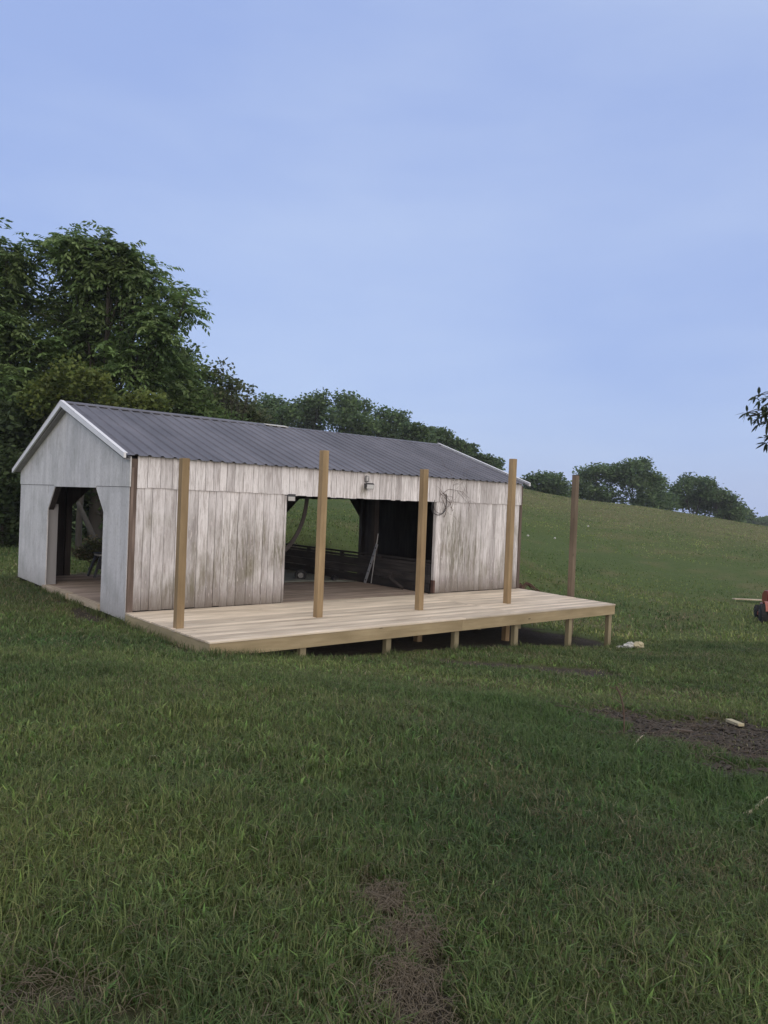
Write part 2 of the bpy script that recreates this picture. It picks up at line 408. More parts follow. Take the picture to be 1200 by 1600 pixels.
_K = tps_k(((_P[:, None]-_P[None])**2).sum(-1))+np.eye(len(_P))*2e-4
_A = np.zeros((len(_P)+3,)*2); _A[:-3, :-3] = _K; _A[:-3, -3] = 1; _A[:-3, -2:] = _P; _A[-3, :-3] = 1; _A[-2:, :-3] = _P.T
_w = np.linalg.solve(_A, np.concatenate([CP[:, 2], [0, 0, 0]]))
def tps(X, Y):
    Q = np.stack([np.ravel(X), np.ravel(Y)], 1)/30.0; o = np.zeros(len(Q))
    for i in range(0, len(Q), 20000):
        q = Q[i:i+20000]; k = tps_k(((q[:, None]-_P[None])**2).sum(-1))
        o[i:i+20000] = k@_w[:-3]+_w[-3]+q@_w[-2:]
    return o.reshape(np.shape(X))
def axis_(lo, hi, c0, c1, fine):
    a = list(np.arange(c0, c1, fine)); s = fine; v = a[-1]
    while v < hi: s *= 1.07; v += s; a.append(v)
    s = fine; v = a[0]; pre = []
    while v > lo: s *= 1.07; v -= s; pre.append(v)
    return np.array(pre[::-1]+a)
GX = axis_(-420, 520, -9, 16, .13); GY = axis_(-300, 620, -13, 6, .13)
GXX, GYY = np.meshgrid(GX, GY)
rad = np.hypot(GXX-CAM[0], GYY-CAM[1])
far = ss(200, 330, rad)
GZ = tps(np.clip(GXX, -250, 300), np.clip(GYY, -80, 330))*(1-far) + far*(-6+9*fbm(GXX, GYY, 120, 3))
dcam = rad
near_b = (1-ss(9, 14, np.abs(GXX-5)))*(1-ss(6, 10, np.abs(GYY-2)))
GZ += (fbm(GXX, GYY, 1.3, 4)-.5)*.12*(1-.8*near_b)*(1-ss(30, 90, rad)) + (fbm(GXX, GYY, 9, 3)-.5)*.25*ss(22, 50, rad)
# soil patches, plus contact shade put in as earth by the gable: masks shared by the ground material and the grass
def gauss(X, Y, cx, cy, sx, sy, rot=0):
    c, s = math.cos(rot), math.sin(rot); dx = X-cx; dy = Y-cy
    return np.exp(-(((dx*c+dy*s)/sx)**2+((-dx*s+dy*c)/sy)**2))
def gpt(px, py, z=0.0):
    d = FW+RT*(px-600)/FPX-UP*(py-800)/FPX; t = (z-CAM[2])/d[2]; p = CAM+d*t; return p[0], p[1]
S_A = [gpt(640, 1440, .38), gpt(640, 1530, .40), gpt(600, 1385, .36)]
S_R = [gpt(1190, 1165, -.15), gpt(1080, 1150, -.2), gpt(960, 1142, -.22), gpt(1190, 1215, -.1)]
S_D = [gpt(860, 1050, -.55), gpt(790, 1040, -.5)]
def soil_shade_mask(X, Y):
    m = 0
    for k, (cx, cy) in enumerate(S_A): m = m+gauss(X, Y, cx, cy, (.10, .12, .08)[k], (.24, .26, .18)[k])*.86
    for k, (cx, cy) in enumerate(S_R): m = m+gauss(X, Y, cx, cy, (1.3, .9, .6, .9)[k], (.75, .5, .32, .8)[k], -YAW)*(.92, .82, .68, .70)[k]
    for k, (cx, cy) in enumerate(S_D): m = m+gauss(X, Y, cx, cy, 2.0, .55, -YAW)*.62
    m = m+gauss(X, Y, *gpt(10, 1575, .38), .26, .13)*.5+gauss(X, Y, *gpt(380, 1400, .36), .25, .18)*.45+gauss(X, Y, *gpt(230, 1590, .38), .18, .10)*.36
    m = m+gauss(X, Y, .0, -1.9, .5, 1.3)*.8+gauss(X, Y, -.3, 3.2, .3, 2.4)*.62+gauss(X, Y, -.35, .6, .35, 1.0)*.7+gauss(X, Y, *gpt(210,1185,.2), .25, .2)*.4  # earth along the gable base, also painted in as contact shade
    # under the deck and the barn nothing grows
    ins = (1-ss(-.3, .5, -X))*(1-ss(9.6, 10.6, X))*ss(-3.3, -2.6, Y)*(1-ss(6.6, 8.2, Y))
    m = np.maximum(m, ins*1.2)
    return np.clip(m, 0, 1.3)
def soil(X, Y):
    m = soil_shade_mask(X, Y); return ss(.42, .74, m+((fbm(X, Y, .5, 5)-.5)*2.3-.12)*(m > .06)*(m < 1.15))
def dry(X, Y):
    r_ = np.hypot(X-CAM[0], Y-CAM[1])
    return np.clip(ss(.52, .78, fbm(X, Y, 1.6, 4))*.8+gauss(X, Y, *gpt(760, 1095, -.3), 2.2, .8, -YAW)*.6+ss(48, 66, r_)*.75, 0, 1)
def lush(X, Y):
    l = 0
    for px, py in ((860, 1140), (960, 1190), (1060, 1235), (1150, 1290), (1195, 1330), (800, 1110), (1010, 1215)):
        cx, cy = gpt(px, py, -.05); l = l+gauss(X, Y, cx, cy, 1.1, .42, -YAW-.15)*.85
    return np.clip(l+ss(24, 30, np.hypot(X-CAM[0], Y-CAM[1]))*(1-ss(38, 52, np.hypot(X-CAM[0], Y-CAM[1])))*.35, 0, 1)
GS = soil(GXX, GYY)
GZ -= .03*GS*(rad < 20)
from_grid = None
def ground(X, Y):
    X = np.asarray(X, float); Y = np.asarray(Y, float)
    i = np.clip(np.searchsorted(GX, X)-1, 0, len(GX)-2); j = np.clip(np.searchsorted(GY, Y)-1, 0, len(GY)-2)
    fx = (X-GX[i])/(GX[i+1]-GX[i]); fy = (Y-GY[j])/(GY[j+1]-GY[j])
    return (GZ[j,i]*(1-fx)+GZ[j,i+1]*fx)*(1-fy)+(GZ[j+1,i]*(1-fx)+GZ[j+1,i+1]*fx)*fy
V = np.stack([GXX.ravel(), GYY.ravel(), GZ.ravel()], 1)
nx, ny = len(GX), len(GY)
ii = (np.arange(ny-1)[:, None]*nx+np.arange(nx-1)[None]).ravel()
quads = np.stack([ii, ii+1, ii+nx+1, ii+nx], 1)
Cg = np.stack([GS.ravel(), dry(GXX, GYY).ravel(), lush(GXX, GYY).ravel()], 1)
def groundmat():
    m, n, b = mat('pasture_ground')
    t = N(n, 'ShaderNodeTexCoord').outputs['Object']
    A, soil_, dry_, lush_ = attr(n)
    f1 = noise(n, t, 14, 8, .7); f2 = noise(n, t, 1.1, 6, .6); f3 = noise(n, t, .16, 5, .55); f4 = noise(n, t, 3.5, 8, .72)
    g = mix(n, ramp(n, f1, .35, .68), (.056, .076, .024), (.100, .126, .042))
    g = mix(n, ramp(n, f2, .35, .7), g, (.080, .100, .034))
    g = mix(n, math_(n, 'MULTIPLY', ramp(n, f3, .4, .65), .5), g, (.086, .108, .038))
    g = mix(n, math_(n, 'MULTIPLY', lush_, .8), g, mix(n, f1, (.034, .074, .020), (.056, .108, .030)))
    g = mix(n, math_(n, 'MULTIPLY', dry_, .8), g, mix(n, f1, (.105, .100, .046), (.15, .138, .068)))
    g = mix(n, math_(n, 'MULTIPLY', ramp(n, f4, .46, .64), .35), g, (.040, .054, .020))
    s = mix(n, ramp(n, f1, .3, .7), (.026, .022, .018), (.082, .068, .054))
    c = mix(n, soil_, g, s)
    n.links.new(c, b.inputs['Base Color']); b.inputs['Roughness'].default_value = .95; b.inputs['Specular IOR Level'].default_value = .1
    bump(n, b, math_(n, 'ADD', f1, math_(n, 'MULTIPLY', f2, 2.0)), .05, .9)
    return m
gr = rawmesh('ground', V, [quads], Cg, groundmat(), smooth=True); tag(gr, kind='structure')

# ------------------------------------------------------------------ grass blades (real geometry, one mass)
def blades(P, h, w, az, lean, colr):
    n_ = len(P)
    d = np.stack([np.cos(az), np.sin(az), np.zeros(n_)], 1); s = np.stack([-np.sin(az), np.cos(az), np.zeros(n_)], 1)
    tw = rng.uniform(-.9, .9, n_); s = s*np.cos(tw)[:, None]+d*np.sin(tw)[:, None]
    zz = np.array([0, 0, 1.])
    c1 = P+d*(h*lean*.25)[:, None]+zz*(h*.55)[:, None]
    c2 = P+d*(h*lean)[:, None]+zz*(h*np.sqrt(np.clip(1-(lean*.75)**2, .12, 1)))[:, None]
    hw = (w/2)[:, None]
    V = np.stack([P-s*hw, P+s*hw, c1+s*hw*.8, c1-s*hw*.8, c2], 1).reshape(-1, 3)
    b = np.arange(n_)*5
    q = np.stack([b, b+1, b+2, b+3], 1); t = np.stack([b+3, b+2, b+4], 1)
    C = np.repeat(colr, 5, 0)
    return V, q, t, C
def wedge(n_, d0, d1, margin=.06):
    d = np.sqrt(rng.random(n_)*(d1*d1-d0*d0)+d0*d0)
    a = rng.uniform(-.5-margin, .5+margin, n_)
    X = CAM[0]+d*(FW[0]+RT[0]*a); Y = CAM[1]+d*(FW[1]+RT[1]*a)
    return X, Y, d
GREENS = np.array([(.092,.122,.042),(.118,.142,.054),(.074,.104,.036),(.140,.152,.070),(.096,.128,.052),(.080,.118,.040)])
DRYS = np.array([(.19,.165,.095),(.25,.22,.14),(.15,.125,.07),(.14,.135,.06)])
allV=[];allQ=[];allT=[];allC=[];off=0
for n_, d0, d1, hh, ww, cl in ((120000,1.7,4.5,.052,.0048,9),(190000,4.5,9,.052,.0062,8),(200000,9,18,.055,.011,7),(130000,18,46,.075,.030,4),(120000,38,84,.05,.05,3)):
    nc = n_//cl
    Xc, Yc, dc = wedge(nc, d0, d1)
    X = np.repeat(Xc, cl)+rng.normal(0, .022+.0015*d1, nc*cl); Y = np.repeat(Yc, cl)+rng.normal(0, .022+.0015*d1, nc*cl)
    cs = np.repeat(rng.random(nc), cl); cdr = np.repeat(rng.random(nc), cl)
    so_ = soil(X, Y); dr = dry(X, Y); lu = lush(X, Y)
    inb = ((X > -.05) & (X < 10.35) & (Y > -3.0) & (Y < 6.9))
    tall = fbm(X, Y, .5, 3)
    D_ = np.hypot(X-CAM[0], Y-CAM[1])
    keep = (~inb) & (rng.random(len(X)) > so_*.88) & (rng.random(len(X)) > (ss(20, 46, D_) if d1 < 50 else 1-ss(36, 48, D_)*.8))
    D_ = np.hypot(X-CAM[0], Y-CAM[1]); h = ((1-.75*ss(20, 44, D_)) if d1 < 50 else 1.0)*hh*(.45+1.15*rng.random(len(X)))*(.55+1.0*tall)*(.8+.5*cs)*(1-.4*so_)*(1+.25*lu)
    w = ww*rng.uniform(.6, 1.3, len(X))
    az = rng.uniform(0, 2*np.pi, len(X)); lean = np.clip(rng.normal(.72, .32, len(X)), .05, 1.25)
    c = GREENS[rng.integers(0, len(GREENS), len(X))]*(.55+.6*cs+.55*rng.random(len(X))**3)[:, None]
    pt_ = fbm(X+40, Y, 2.6, 4)[:, None]; c = c*(.55+1.0*pt_)*(1+(pt_-.5)*np.array((.9, .35, .2)))*np.array((.96,1.03,.92))
    isd = rng.random(len(X)) < (.09+.5*dr*(cdr > .25)+.75*so_)
    c[isd] = DRYS[rng.integers(0, len(DRYS), isd.sum())]*rng.uniform(.6, 1.1, isd.sum())[:, None]
    c = c*(1-lu[:, None]*.75)+lu[:, None]*.75*np.array((.066, .112, .034))*rng.uniform(.7,1.4,(len(X),1))
    wd_ = (cs > .93)&(D_ < 14); w = np.where(wd_, w*2.6, w); h = np.where(wd_, h*.75, h); c[wd_] *= np.array((1.0,1.2,1.0))
    tf = (cs < .07); h = np.where(tf, h*1.7, h)
    h = np.where(isd & (so_ > .3), h*.8, h); lean = np.where(isd, np.clip(lean+.3, 0, 1.25), lean)
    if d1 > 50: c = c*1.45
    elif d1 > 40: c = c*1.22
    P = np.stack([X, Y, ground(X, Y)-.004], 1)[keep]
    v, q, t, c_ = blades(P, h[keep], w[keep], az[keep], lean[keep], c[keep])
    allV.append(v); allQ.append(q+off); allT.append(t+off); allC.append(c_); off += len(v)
# longer tufts left unmown against the sill, the rim and the feet of the legs
eX=[];eY=[]
for (x0,y0,x1,y1,k,sg) in ((-.10,-.2,-.10,6.6,2600,.05),(-.05,-3.1,1.4,-3.12,900,.05),(-.06,-3.0,-.06,-.1,700,.05)):
    u = rng.random(k)**1; cl_ = (np.sin(u*41)+np.sin(u*97+1)) ; kp = rng.random(k) < np.clip(.45+.4*cl_, .08, 1)
    eX.append((x0+(x1-x0)*u+rng.normal(0, sg, k))[kp]); eY.append((y0+(y1-y0)*u+rng.normal(0, sg, k))[kp])
for x in (3.328, 4.947, 6.60, 8.334, 9.78): eX.append(x+rng.normal(0, .09, 110)); eY.append(-2.95-abs(rng.normal(0, .09, 110)))
eX.append(10.15+rng.normal(0,.1,90)); eY.append(-1.62+rng.normal(0,.1,90))
eX=np.concatenate(eX); eY=np.concatenate(eY); k=len(eX)
ok_ = ~((eX > -.02)&(eX < 10)&(eY > -3.0)); eX=eX[ok_]; eY=eY[ok_]; k=len(eX)
v, q, t, c_ = blades(np.stack([eX, eY, ground(eX, eY)-.004], 1), rng.uniform(.05, .17, k), rng.uniform(.006, .013, k), rng.uniform(0, 6.28, k), np.clip(rng.normal(.5,.25,k),.05,1.1), GREENS[rng.integers(0,6,k)]*rng.uniform(.6,1.2,k)[:,None])
allV.append(v); allQ.append(q+off); allT.append(t+off); allC.append(c_); off += len(v)
go = rawmesh('grass', np.concatenate(allV), [np.concatenate(allQ), np.concatenate(allT)], np.concatenate(allC), MAT['blade'])
tag(go, kind='stuff', label='short rough pasture grass covering the ground in front of the barn', cat='grass')

# dry dead stalks lying on the bare soil strip and on the churned patch
def litter(name, spots, n_, label, L=(.05, .16), r_=.0010, mt='litter'):
    mb = MB()
    for i in range(n_):
        cx, cy, s_ = random.choice(spots)
        X = random.gauss(cx, s_); Y = random.gauss(cy, s_); Z = float(ground(X, Y))
        a = random.uniform(0, 6.28); l = random.uniform(*L); k = random.uniform(-1.2, 1.2)
        pts = []
        for t in range(4):
            u = t/3; aa = a+k*u
            pts.append((X+math.cos(aa)*l*(u-.5), Y+math.sin(aa)*l*(u-.5), Z+.008+.03*random.random()+.035*math.sin(u*3.1)))
        mb.tube(pts, [r_, r_*1.1, r_, r_*.5], 4)
    o = mb.build(name, MAT[mt]); tag(o, label, 'plant litter', kind='stuff'); return o
litter('dead_grass', [(*gpt(640,1440,.38), .085), (*gpt(635,1540,.4), .10), (*gpt(600,1390,.36), .06), (*gpt(640,1500,.39), .06), (*gpt(640,1440,.38), .06), (*gpt(15,1575,.38),.16)], 1150, 'dead tan grass stalks matted on the bare soil strip in the foreground')
litter('twig_litter', [(*gpt(1180,1170,-.15), .6), (*gpt(1050,1150,-.2), .5), (*gpt(940,1145,-.2), .4), (*gpt(1100,1190,-.1), .45)], 260, 'small dry twigs scattered over the churned dark soil at the right', (.05, .32), .0028, 'twig')

# clods of turned earth
def clods(spots, n_, name, label, smin, smax):
    mb = MB()
    for i in range(n_):
        cx, cy, s_ = random.choice(spots); X = random.gauss(cx, s_); Y = random.gauss(cy, s_*.7); r_ = random.uniform(smin, smax)*random.random()**.5
        if soil(np.array([X]), np.array([Y]))[0] < .25: continue
        Z = float(ground(X, Y)); Vv = []; F = []
        ro = random.uniform(0, 72); fl = random.uniform(.5, 1.1); hgt_ = random.uniform(-.1, .35)*r_
        for a, el in [(0,90),(0,20),(72,25),(144,15),(216,28),(288,18),(0,-60)]:
            k = random.uniform(.7, 1.25)*r_
            Vv.append((X+k*math.cos(R(el))*math.cos(R(a+ro))*random.uniform(.8,1.3), Y+k*math.cos(R(el))*math.sin(R(a+ro)), Z+hgt_+k*math.sin(R(el))*fl))
        for j in range(5): F += [(0, 1+j, 1+(j+1) % 5), (6, 1+(j+1) % 5, 1+j)]
        mb.add(Vv, F)
    o = mb.build(name, MAT['clod']); tag(o, label, 'soil', kind='stuff')
clods([(*gpt(1180,1170,-.15), .6), (*gpt(1080,1155,-.2), .55), (*gpt(960,1145,-.2), .4), (*gpt(1190,1215,-.1), .5)], 3500, 'soil_clods', 'dark crumbly clods of turned soil in the patch at the right', .008, .042)
clods([(*gpt(640,1440,.38), .12), (*gpt(640,1540,.4), .13)], 500, 'soil_crumbs', 'small soil crumbs on the bare strip in the foreground', .004, .014)

# ------------------------------------------------------------------ barn
L_, W_ = 10.2, 6.5
RY, RZ = 3.3, 3.73
def roof_z(y):           # top of the wall under the roof
    return 2.63+(RZ-2.63-.03)*y/RY if y <= RY else RZ-.03-(RZ-.03-2.50)*(y-RY)/(W_-RY)
barn = empty('barn', (0, 0, 0), 'weathered white board barn with a dark ribbed metal roof and open doorways', 'barn')
def boards(mb, plane, u0, u1, bot, top, a, b, wr=(.12, .23), gap=.008, brk=(), jit=.004, ends=.008):
    """vertical boards in a wall plane; bot/top are functions of u; split at brk so that openings keep their corners"""
    us = [u0]
    while us[-1] < u1-.02:
        us.append(min(u1, us[-1]+random.uniform(*wr)))
    us[-1] = u1
    for p, q in zip(us[:-1], us[1:]):
        cuts = [p]+[k for k in brk if p+.001 < k < q-.001]+[q]
        c = (random.random(), random.random(), random.random()); j = random.uniform(-jit, jit); e = random.uniform(-ends, ends)
        for m_, (s, t) in enumerate(zip(cuts[:-1], cuts[1:])):
            s2 = s+(gap/2 if m_ == 0 else 0); t2 = t-(gap/2 if m_ == len(cuts)-2 else 0)
            zb0, zb1, zt0, zt1 = bot(s2+1e-5)+e, bot(t2-1e-5)+e, top(s2+1e-5), top(t2-1e-5)
            if zt0-zb0 < .004 and zt1-zb1 < .004: continue
            if zt0 <= zb0: zt0 = zb0+.001
            if zt1 <= zb1: zt1 = zb1+.001
            A0, B0 = a+j, b+j
            if plane == 'y': Vv = [(s2,A0,zb0),(t2,A0,zb1),(t2,B0,zb1),(s2,B0,zb0),(s2,A0,zt0),(t2,A0,zt1),(t2,B0,zt1),(s2,B0,zt0)]
            else: Vv = [(A0,s2,zb0),(B0,s2,zb0),(B0,t2,zb1),(A0,t2,zb1),(A0,s2,zt0),(B0,s2,zt0),(B0,t2,zt1),(A0,t2,zt1)]
            mb.hexa(Vv, c)
# front wall
mb = MB()
DX0, DX1 = 3.15, 7.20
boards(mb, 'y', .13, DX0-.045, lambda u: .006, lambda u: 2.14, .06, .082)
boards(mb, 'y', DX1+.05, L_-.06, lambda u: .006, lambda u: 2.14, .06, .082)
boards(mb, 'y', .13, L_-.03, lambda u: 2.115-.02*(u > DX0)*(u < DX1), lambda u: 2.655, .034, .056)
mb.build('front_wall', MAT['siding'], barn)
mb = MB()
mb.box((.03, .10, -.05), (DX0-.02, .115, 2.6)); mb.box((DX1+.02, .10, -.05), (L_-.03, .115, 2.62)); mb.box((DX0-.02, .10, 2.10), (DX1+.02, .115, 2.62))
mb.build('light_block_lining', MAT['dark'], barn)  # added dark sheets, stop light leaking through the gaps and darken the interior
mb = MB(); mb.box((DX0-.042, .045, .006), (DX0, .13, 2.09), (.9,.1,.2)); mb.build('door_jamb', MAT['siding'], barn)
mb = MB(); mb.box((DX1, .045, .30), (DX1+.045, .13, 2.09), (.7,.3,.4)); mb.build('door_jamb', MAT['siding'], barn)
mb = MB(); mb.box((DX1+.002, .04, .006), (DX1+.05, .135, .295)); mb.build('jamb_foot', MAT['rust'], barn)
mb = MB(); mb.box((.008, .028, -.16), (.127, .088, 2.60)); mb.box((.022, .010, -.1), (.062, .026, 2.45)); mb.build('corner_board', MAT['corner'], barn)
mb = MB(); mb.box((L_-.055, .045, -.5), (L_+.03, .12, 2.60)); mb.build('corner_board', MAT['corner'], barn)
# near gable wall
GD = [(1.16, -.05), (1.19, 1.66), (1.61, 2.095), (3.99, 2.095), (4.43, 1.60), (4.66, 0)]
def door_top(y):
    if y < 1.19 or y > 4.43: return None
    if y < 1.61: return 1.66+(y-1.19)/.42*.435
    if y <= 3.99: return 2.095
    return 2.095-(y-3.99)/.44*.495
gb = lambda y: -.15+.12*(y/6.5)
mb = MB()
for y0, y1 in ((.03, 1.19), (4.43, 5.45), (5.45, W_)):
    boards(mb, 'x', y0, y1, gb, lambda u: 2.118, .0, .02, (1.3, 1.4), .004, ())
boards(mb, 'x', 1.192, 1.61, door_top, lambda u: 2.118, .0, .02, (1, 1), .002)
boards(mb, 'x', 3.99, 4.428, door_top, lambda u: 2.118, .0, .02, (1, 1), .002)
for y0, y1 in ((.0, .93), (.93, 2.15), (2.15, 3.37), (3.37, 4.59), (4.59, 5.81), (5.81, W_)):
    boards(mb, 'x', y0, y1, lambda u: 2.125-.032*(1.58 < u < 4.02), roof_z, -.012, .01, (1.3, 1.4), .003, (1.58, 4.02, RY), .0005, 0)
mb.build('gable_wall', MAT['gable'], barn)
mb = MB()
mb.box((.035, 4.50, -.2), (.24, 4.66, 1.72)); mb.build('gable_door_post', MAT['jamb'], barn)
mb = MB(); mb.bar((.10, 4.56, 1.62), (.10, 4.04, 2.16), .12, .10, (1,0,0)); mb.build('gable_door_brace', MAT['dark'], barn)
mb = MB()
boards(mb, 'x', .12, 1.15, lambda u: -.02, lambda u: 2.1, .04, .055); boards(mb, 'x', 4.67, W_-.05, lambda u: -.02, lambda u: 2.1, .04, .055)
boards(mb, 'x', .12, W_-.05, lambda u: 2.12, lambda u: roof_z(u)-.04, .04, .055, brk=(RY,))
mb.build('light_block_lining', MAT['dark'], barn)  # same added light-blocking sheets behind the near gable
mb = MB(); mb.box((-.03, 1.22, -.13), (.10, 2.86, -.006)); mb.build('door_sill', MAT['sill'], barn, bevel=.006)
mb = MB(); mb.box((-.045, 2.90, -.125), (.10, 4.50, .0)); mb.build('door_sill', MAT['sill'], barn, bevel=.006)
# far gable wall
mb = MB()
boards(mb, 'x', .13, W_-.08, lambda u: -.6, lambda u: roof_z(u)-.02, L_, L_+.02, (.19, .25), .004, (RY,)); mb.build('gable_wall', MAT['siding'], barn)
mb = MB(); boards(mb, 'x', .13, W_-.15, lambda u: -.6, lambda u: roof_z(u)-.05, L_-.03, L_-.012, (.2, .3), .003, (RY,)); mb.build('light_block_lining', MAT['dark'], barn)  # added dark layer inside the far gable, keeps the interior dark
# rear wall with openings
def rear_bot(x):
    if x < 1.13: return -.3
    if x < 1.60: return 1.63+(x-1.13)/.47*.47
    if x < 3.2: return 2.10
    if x < 3.6: return 2.10-(x-3.2)/.4*.5
    if x < 7.2: return -.5  # unseen middle bay, closed to keep the interior dark
    if x < 7.74: return 1.53+(x-7.2)/.54*.52
    if x < 9.62: return 2.05+(x-7.74)*.03
    return 2.11-(x-9.62)/.55*.70
mb = MB(); bk = (1.13, 1.6, 3.2, 3.6, 7.2, 7.74, 9.62)
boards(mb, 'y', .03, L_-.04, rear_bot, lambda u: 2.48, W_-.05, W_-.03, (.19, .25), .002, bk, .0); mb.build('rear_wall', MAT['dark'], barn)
mb = MB()
for x, y in ((1.06, W_-.13), (3.66, W_-.13), (7.12, W_-.13), (7.26, 2.3), (L_-.11, W_-.13), (4.0, 3.3)):
    mb2 = MB(); mb2.box((x-.065, y-.065, -.6), (x+.065, y+.065, 2.42 if y > 3.4 or y < 3 else 3.5)); mb2.build('interior_post', MAT['dark'], barn)
# floor
mb = MB(); y = .14
while y < 6.05:
    for a, b in ((.06, 2.9+random.uniform(-.3,.3)), (None, 7.13)):
        if a is None: a = last+.004
        last = b
        mb.box((a, y, -.03+random.uniform(-.001,.001)), (b, y+.140, random.uniform(-.004, 0)-.001))
    y += .147
mb.build('plank_floor', MAT['floor'], barn)
# roof
def roof_slope(sgn):
    """ribbed sheet from ridge to eave"""
    y0, z0 = RY, RZ+.035
    y1, z1 = ((-.06, 2.645) if sgn < 0 else (W_+.12, 2.43))
    mb = MB(); xs = []; x = -.12; P = .2286
    while x < L_+.12:
        for dx, h in ((0, 0), (.0, 0), (.150, 0), (.166, .024), (.200, .024), (.2285, 0)):
            xs.append((x+dx, h))
        x += P
    pr = [(a, h) for a, h in xs if a <= L_+.125]
    NR = 9
    n = np.array([0, -(z1-z0), (y1-y0)], float)*(1 if sgn > 0 else -1); n = np.array([0, z0-z1, abs(y1-y0)]) if sgn > 0 else np.array([0, -(z0-z1), abs(y1-y0)])
    n /= np.linalg.norm(n)
    Vv = []; F = []; C = []
    k = len(pr); sheetc = {}
    for i in range(NR+1):
        t = i/NR
        for a, h in pr:
            sag = -.012*math.sin(math.pi*t)*math.sin(a*.9)-.010*math.sin(a*.62+.4)
            step = .010 if a < 4.55 else 0
            Vv.append((a, y0+(y1-y0)*t+n[1]*(h+step), z0+(z1-z0)*t+n[2]*(h+step)+sag))
            sid = int((a+.12)/.915); sheetc.setdefault(sid, random.random()); C.append((sheetc[sid], .5, .5))
    for i in range(NR):
        for j in range(k-1):
            f = (i*k+j, i*k+j+1, (i+1)*k+j+1, (i+1)*k+j)
            F.append(f if sgn < 0 else f[::-1])
    base = len(Vv)
    mb.add(Vv, F); mb.c[-1] = np.array(C)
    o = mb.build('roof_sheet', MAT['roof'], barn)
    s = o.modifiers.new('thick', 'SOLIDIFY'); s.thickness = .004; s.offset = -1
    mb = MB(); sl_ = (z1-z0)/(y1-y0); ye = .12 if sgn < 0 else W_-.03; ze = z0+sl_*(ye-y0)-.03
    q = [(.02, y0, z0-.05), (L_-.0, y0, z0-.05), (L_, ye, ze), (.02, ye, ze)]
    V8 = [(a, b, c-.03) for a, b, c in q]+q
    mb.hexa(V8); mb.build('roof_decking', MAT['dark'], barn)
    return (y0, z0), (y1, z1)
roof_slope(-1); roof_slope(1)
mb = MB()
mb.hexa([(-.13,RY-.13,RZ+.005+.012),(4.5,RY-.13,RZ+.012),(4.5,RY,RZ+.055),(-.13,RY,RZ+.06),(-.13,RY-.13,RZ+.03),(4.5,RY-.13,RZ+.028),(4.5,RY,RZ+.078),(-.13,RY,RZ+.078)])
mb.hexa([(-.13,RY,RZ+.055),(4.5,RY,RZ+.055),(4.5,RY+.13,RZ+.01),(-.13,RY+.13,RZ+.01),(-.13,RY,RZ+.078),(4.5,RY,RZ+.078),(4.5,RY+.13,RZ+.03),(-.13,RY+.13,RZ+.03)])
mb.hexa([(5.16,RY-.12,RZ+.002),(10.3,RY-.12,RZ+.0),(10.3,RY,RZ+.045),(5.16,RY,RZ+.045),(5.16,RY-.12,RZ+.018),(10.3,RY-.12,RZ+.016),(10.3,RY,RZ+.064),(5.16,RY,RZ+.064)])
mb.hexa([(5.16,RY,RZ+.045),(10.3,RY,RZ+.045),(10.3,RY+.12,RZ+.0),(5.16,RY+.12,RZ+.0),(5.16,RY,RZ+.064),(10.3,RY,RZ+.064),(10.3,RY+.12,RZ+.02),(5.16,RY+.12,RZ+.02)])
mb.build('ridge_cap', MAT['roof'], barn)
mb = MB(); mb.hexa([(4.52,RY-.10,RZ+.04),(5.14,RY-.13,RZ+.03),(5.14,RY+.05,RZ+.07),(4.52,RY+.05,RZ+.07),(4.52,RY-.10,RZ+.055),(5.14,RY-.13,RZ+.045),(5.14,RY+.05,RZ+.085),(4.52,RY+.05,RZ+.085)])
mb.build('loose_ridge_flashing', MAT['offwhite'], barn)
# rake trims
for x0, x1 in ((-.165, -.125), (L_+.130, L_+.160)):
    for (y0, z0), (y1, z1) in (((RY+.002, RZ+.075), (-.085, 2.675)), ((RY-.002, RZ+.075), (W_+.145, 2.455))):
        mb = MB(); h = .105
        mb.hexa([(x0,y0,z0-h-.01),(x1,y0,z0-h-.01),(x1,y1,z1-h+.03),(x0,y1,z1-h+.03),(x0,y0,z0),(x1,y0,z0),(x1,y1,z1),(x0,y1,z1)], (.8,.8,.8))
        # cap over the sheet edge
        s_ = 1 if x0 < 0 else -1; xa = x0 if s_ > 0 else x1
        xs_ = sorted((xa-.004*s_, xa+.065*s_))
        mb.hexa([(xs_[0],y0,z0+.003),(xs_[1],y0,z0+.003),(xs_[1],y1,z1+.003),(xs_[0],y1,z1+.003),(xs_[0],y0,z0+.012),(xs_[1],y0,z0+.012),(xs_[1],y1,z1+.012),(xs_[0],y1,z1+.012)], (.8,.8,.8))
        mb.build('rake_trim', MAT['white'], barn)
mb = MB(); mb.hexa([(-.12,0,2.575),(.0-.014,0,2.575),(-.014,RY,RZ-.09),(-.12,RY,RZ-.09),(-.12,0,2.59),(-.014,0,2.59),(-.014,RY,RZ-.075),(-.12,RY,RZ-.075)])
mb.hexa([(-.12,RY,RZ-.09),(-.014,RY,RZ-.09),(-.014,W_+.05,2.40),(-.12,W_+.05,2.40),(-.12,RY,RZ-.075),(-.014,RY,RZ-.075),(-.014,W_+.05,2.415),(-.12,W_+.05,2.415)])
mb.build('soffit', MAT['jamb'], barn)

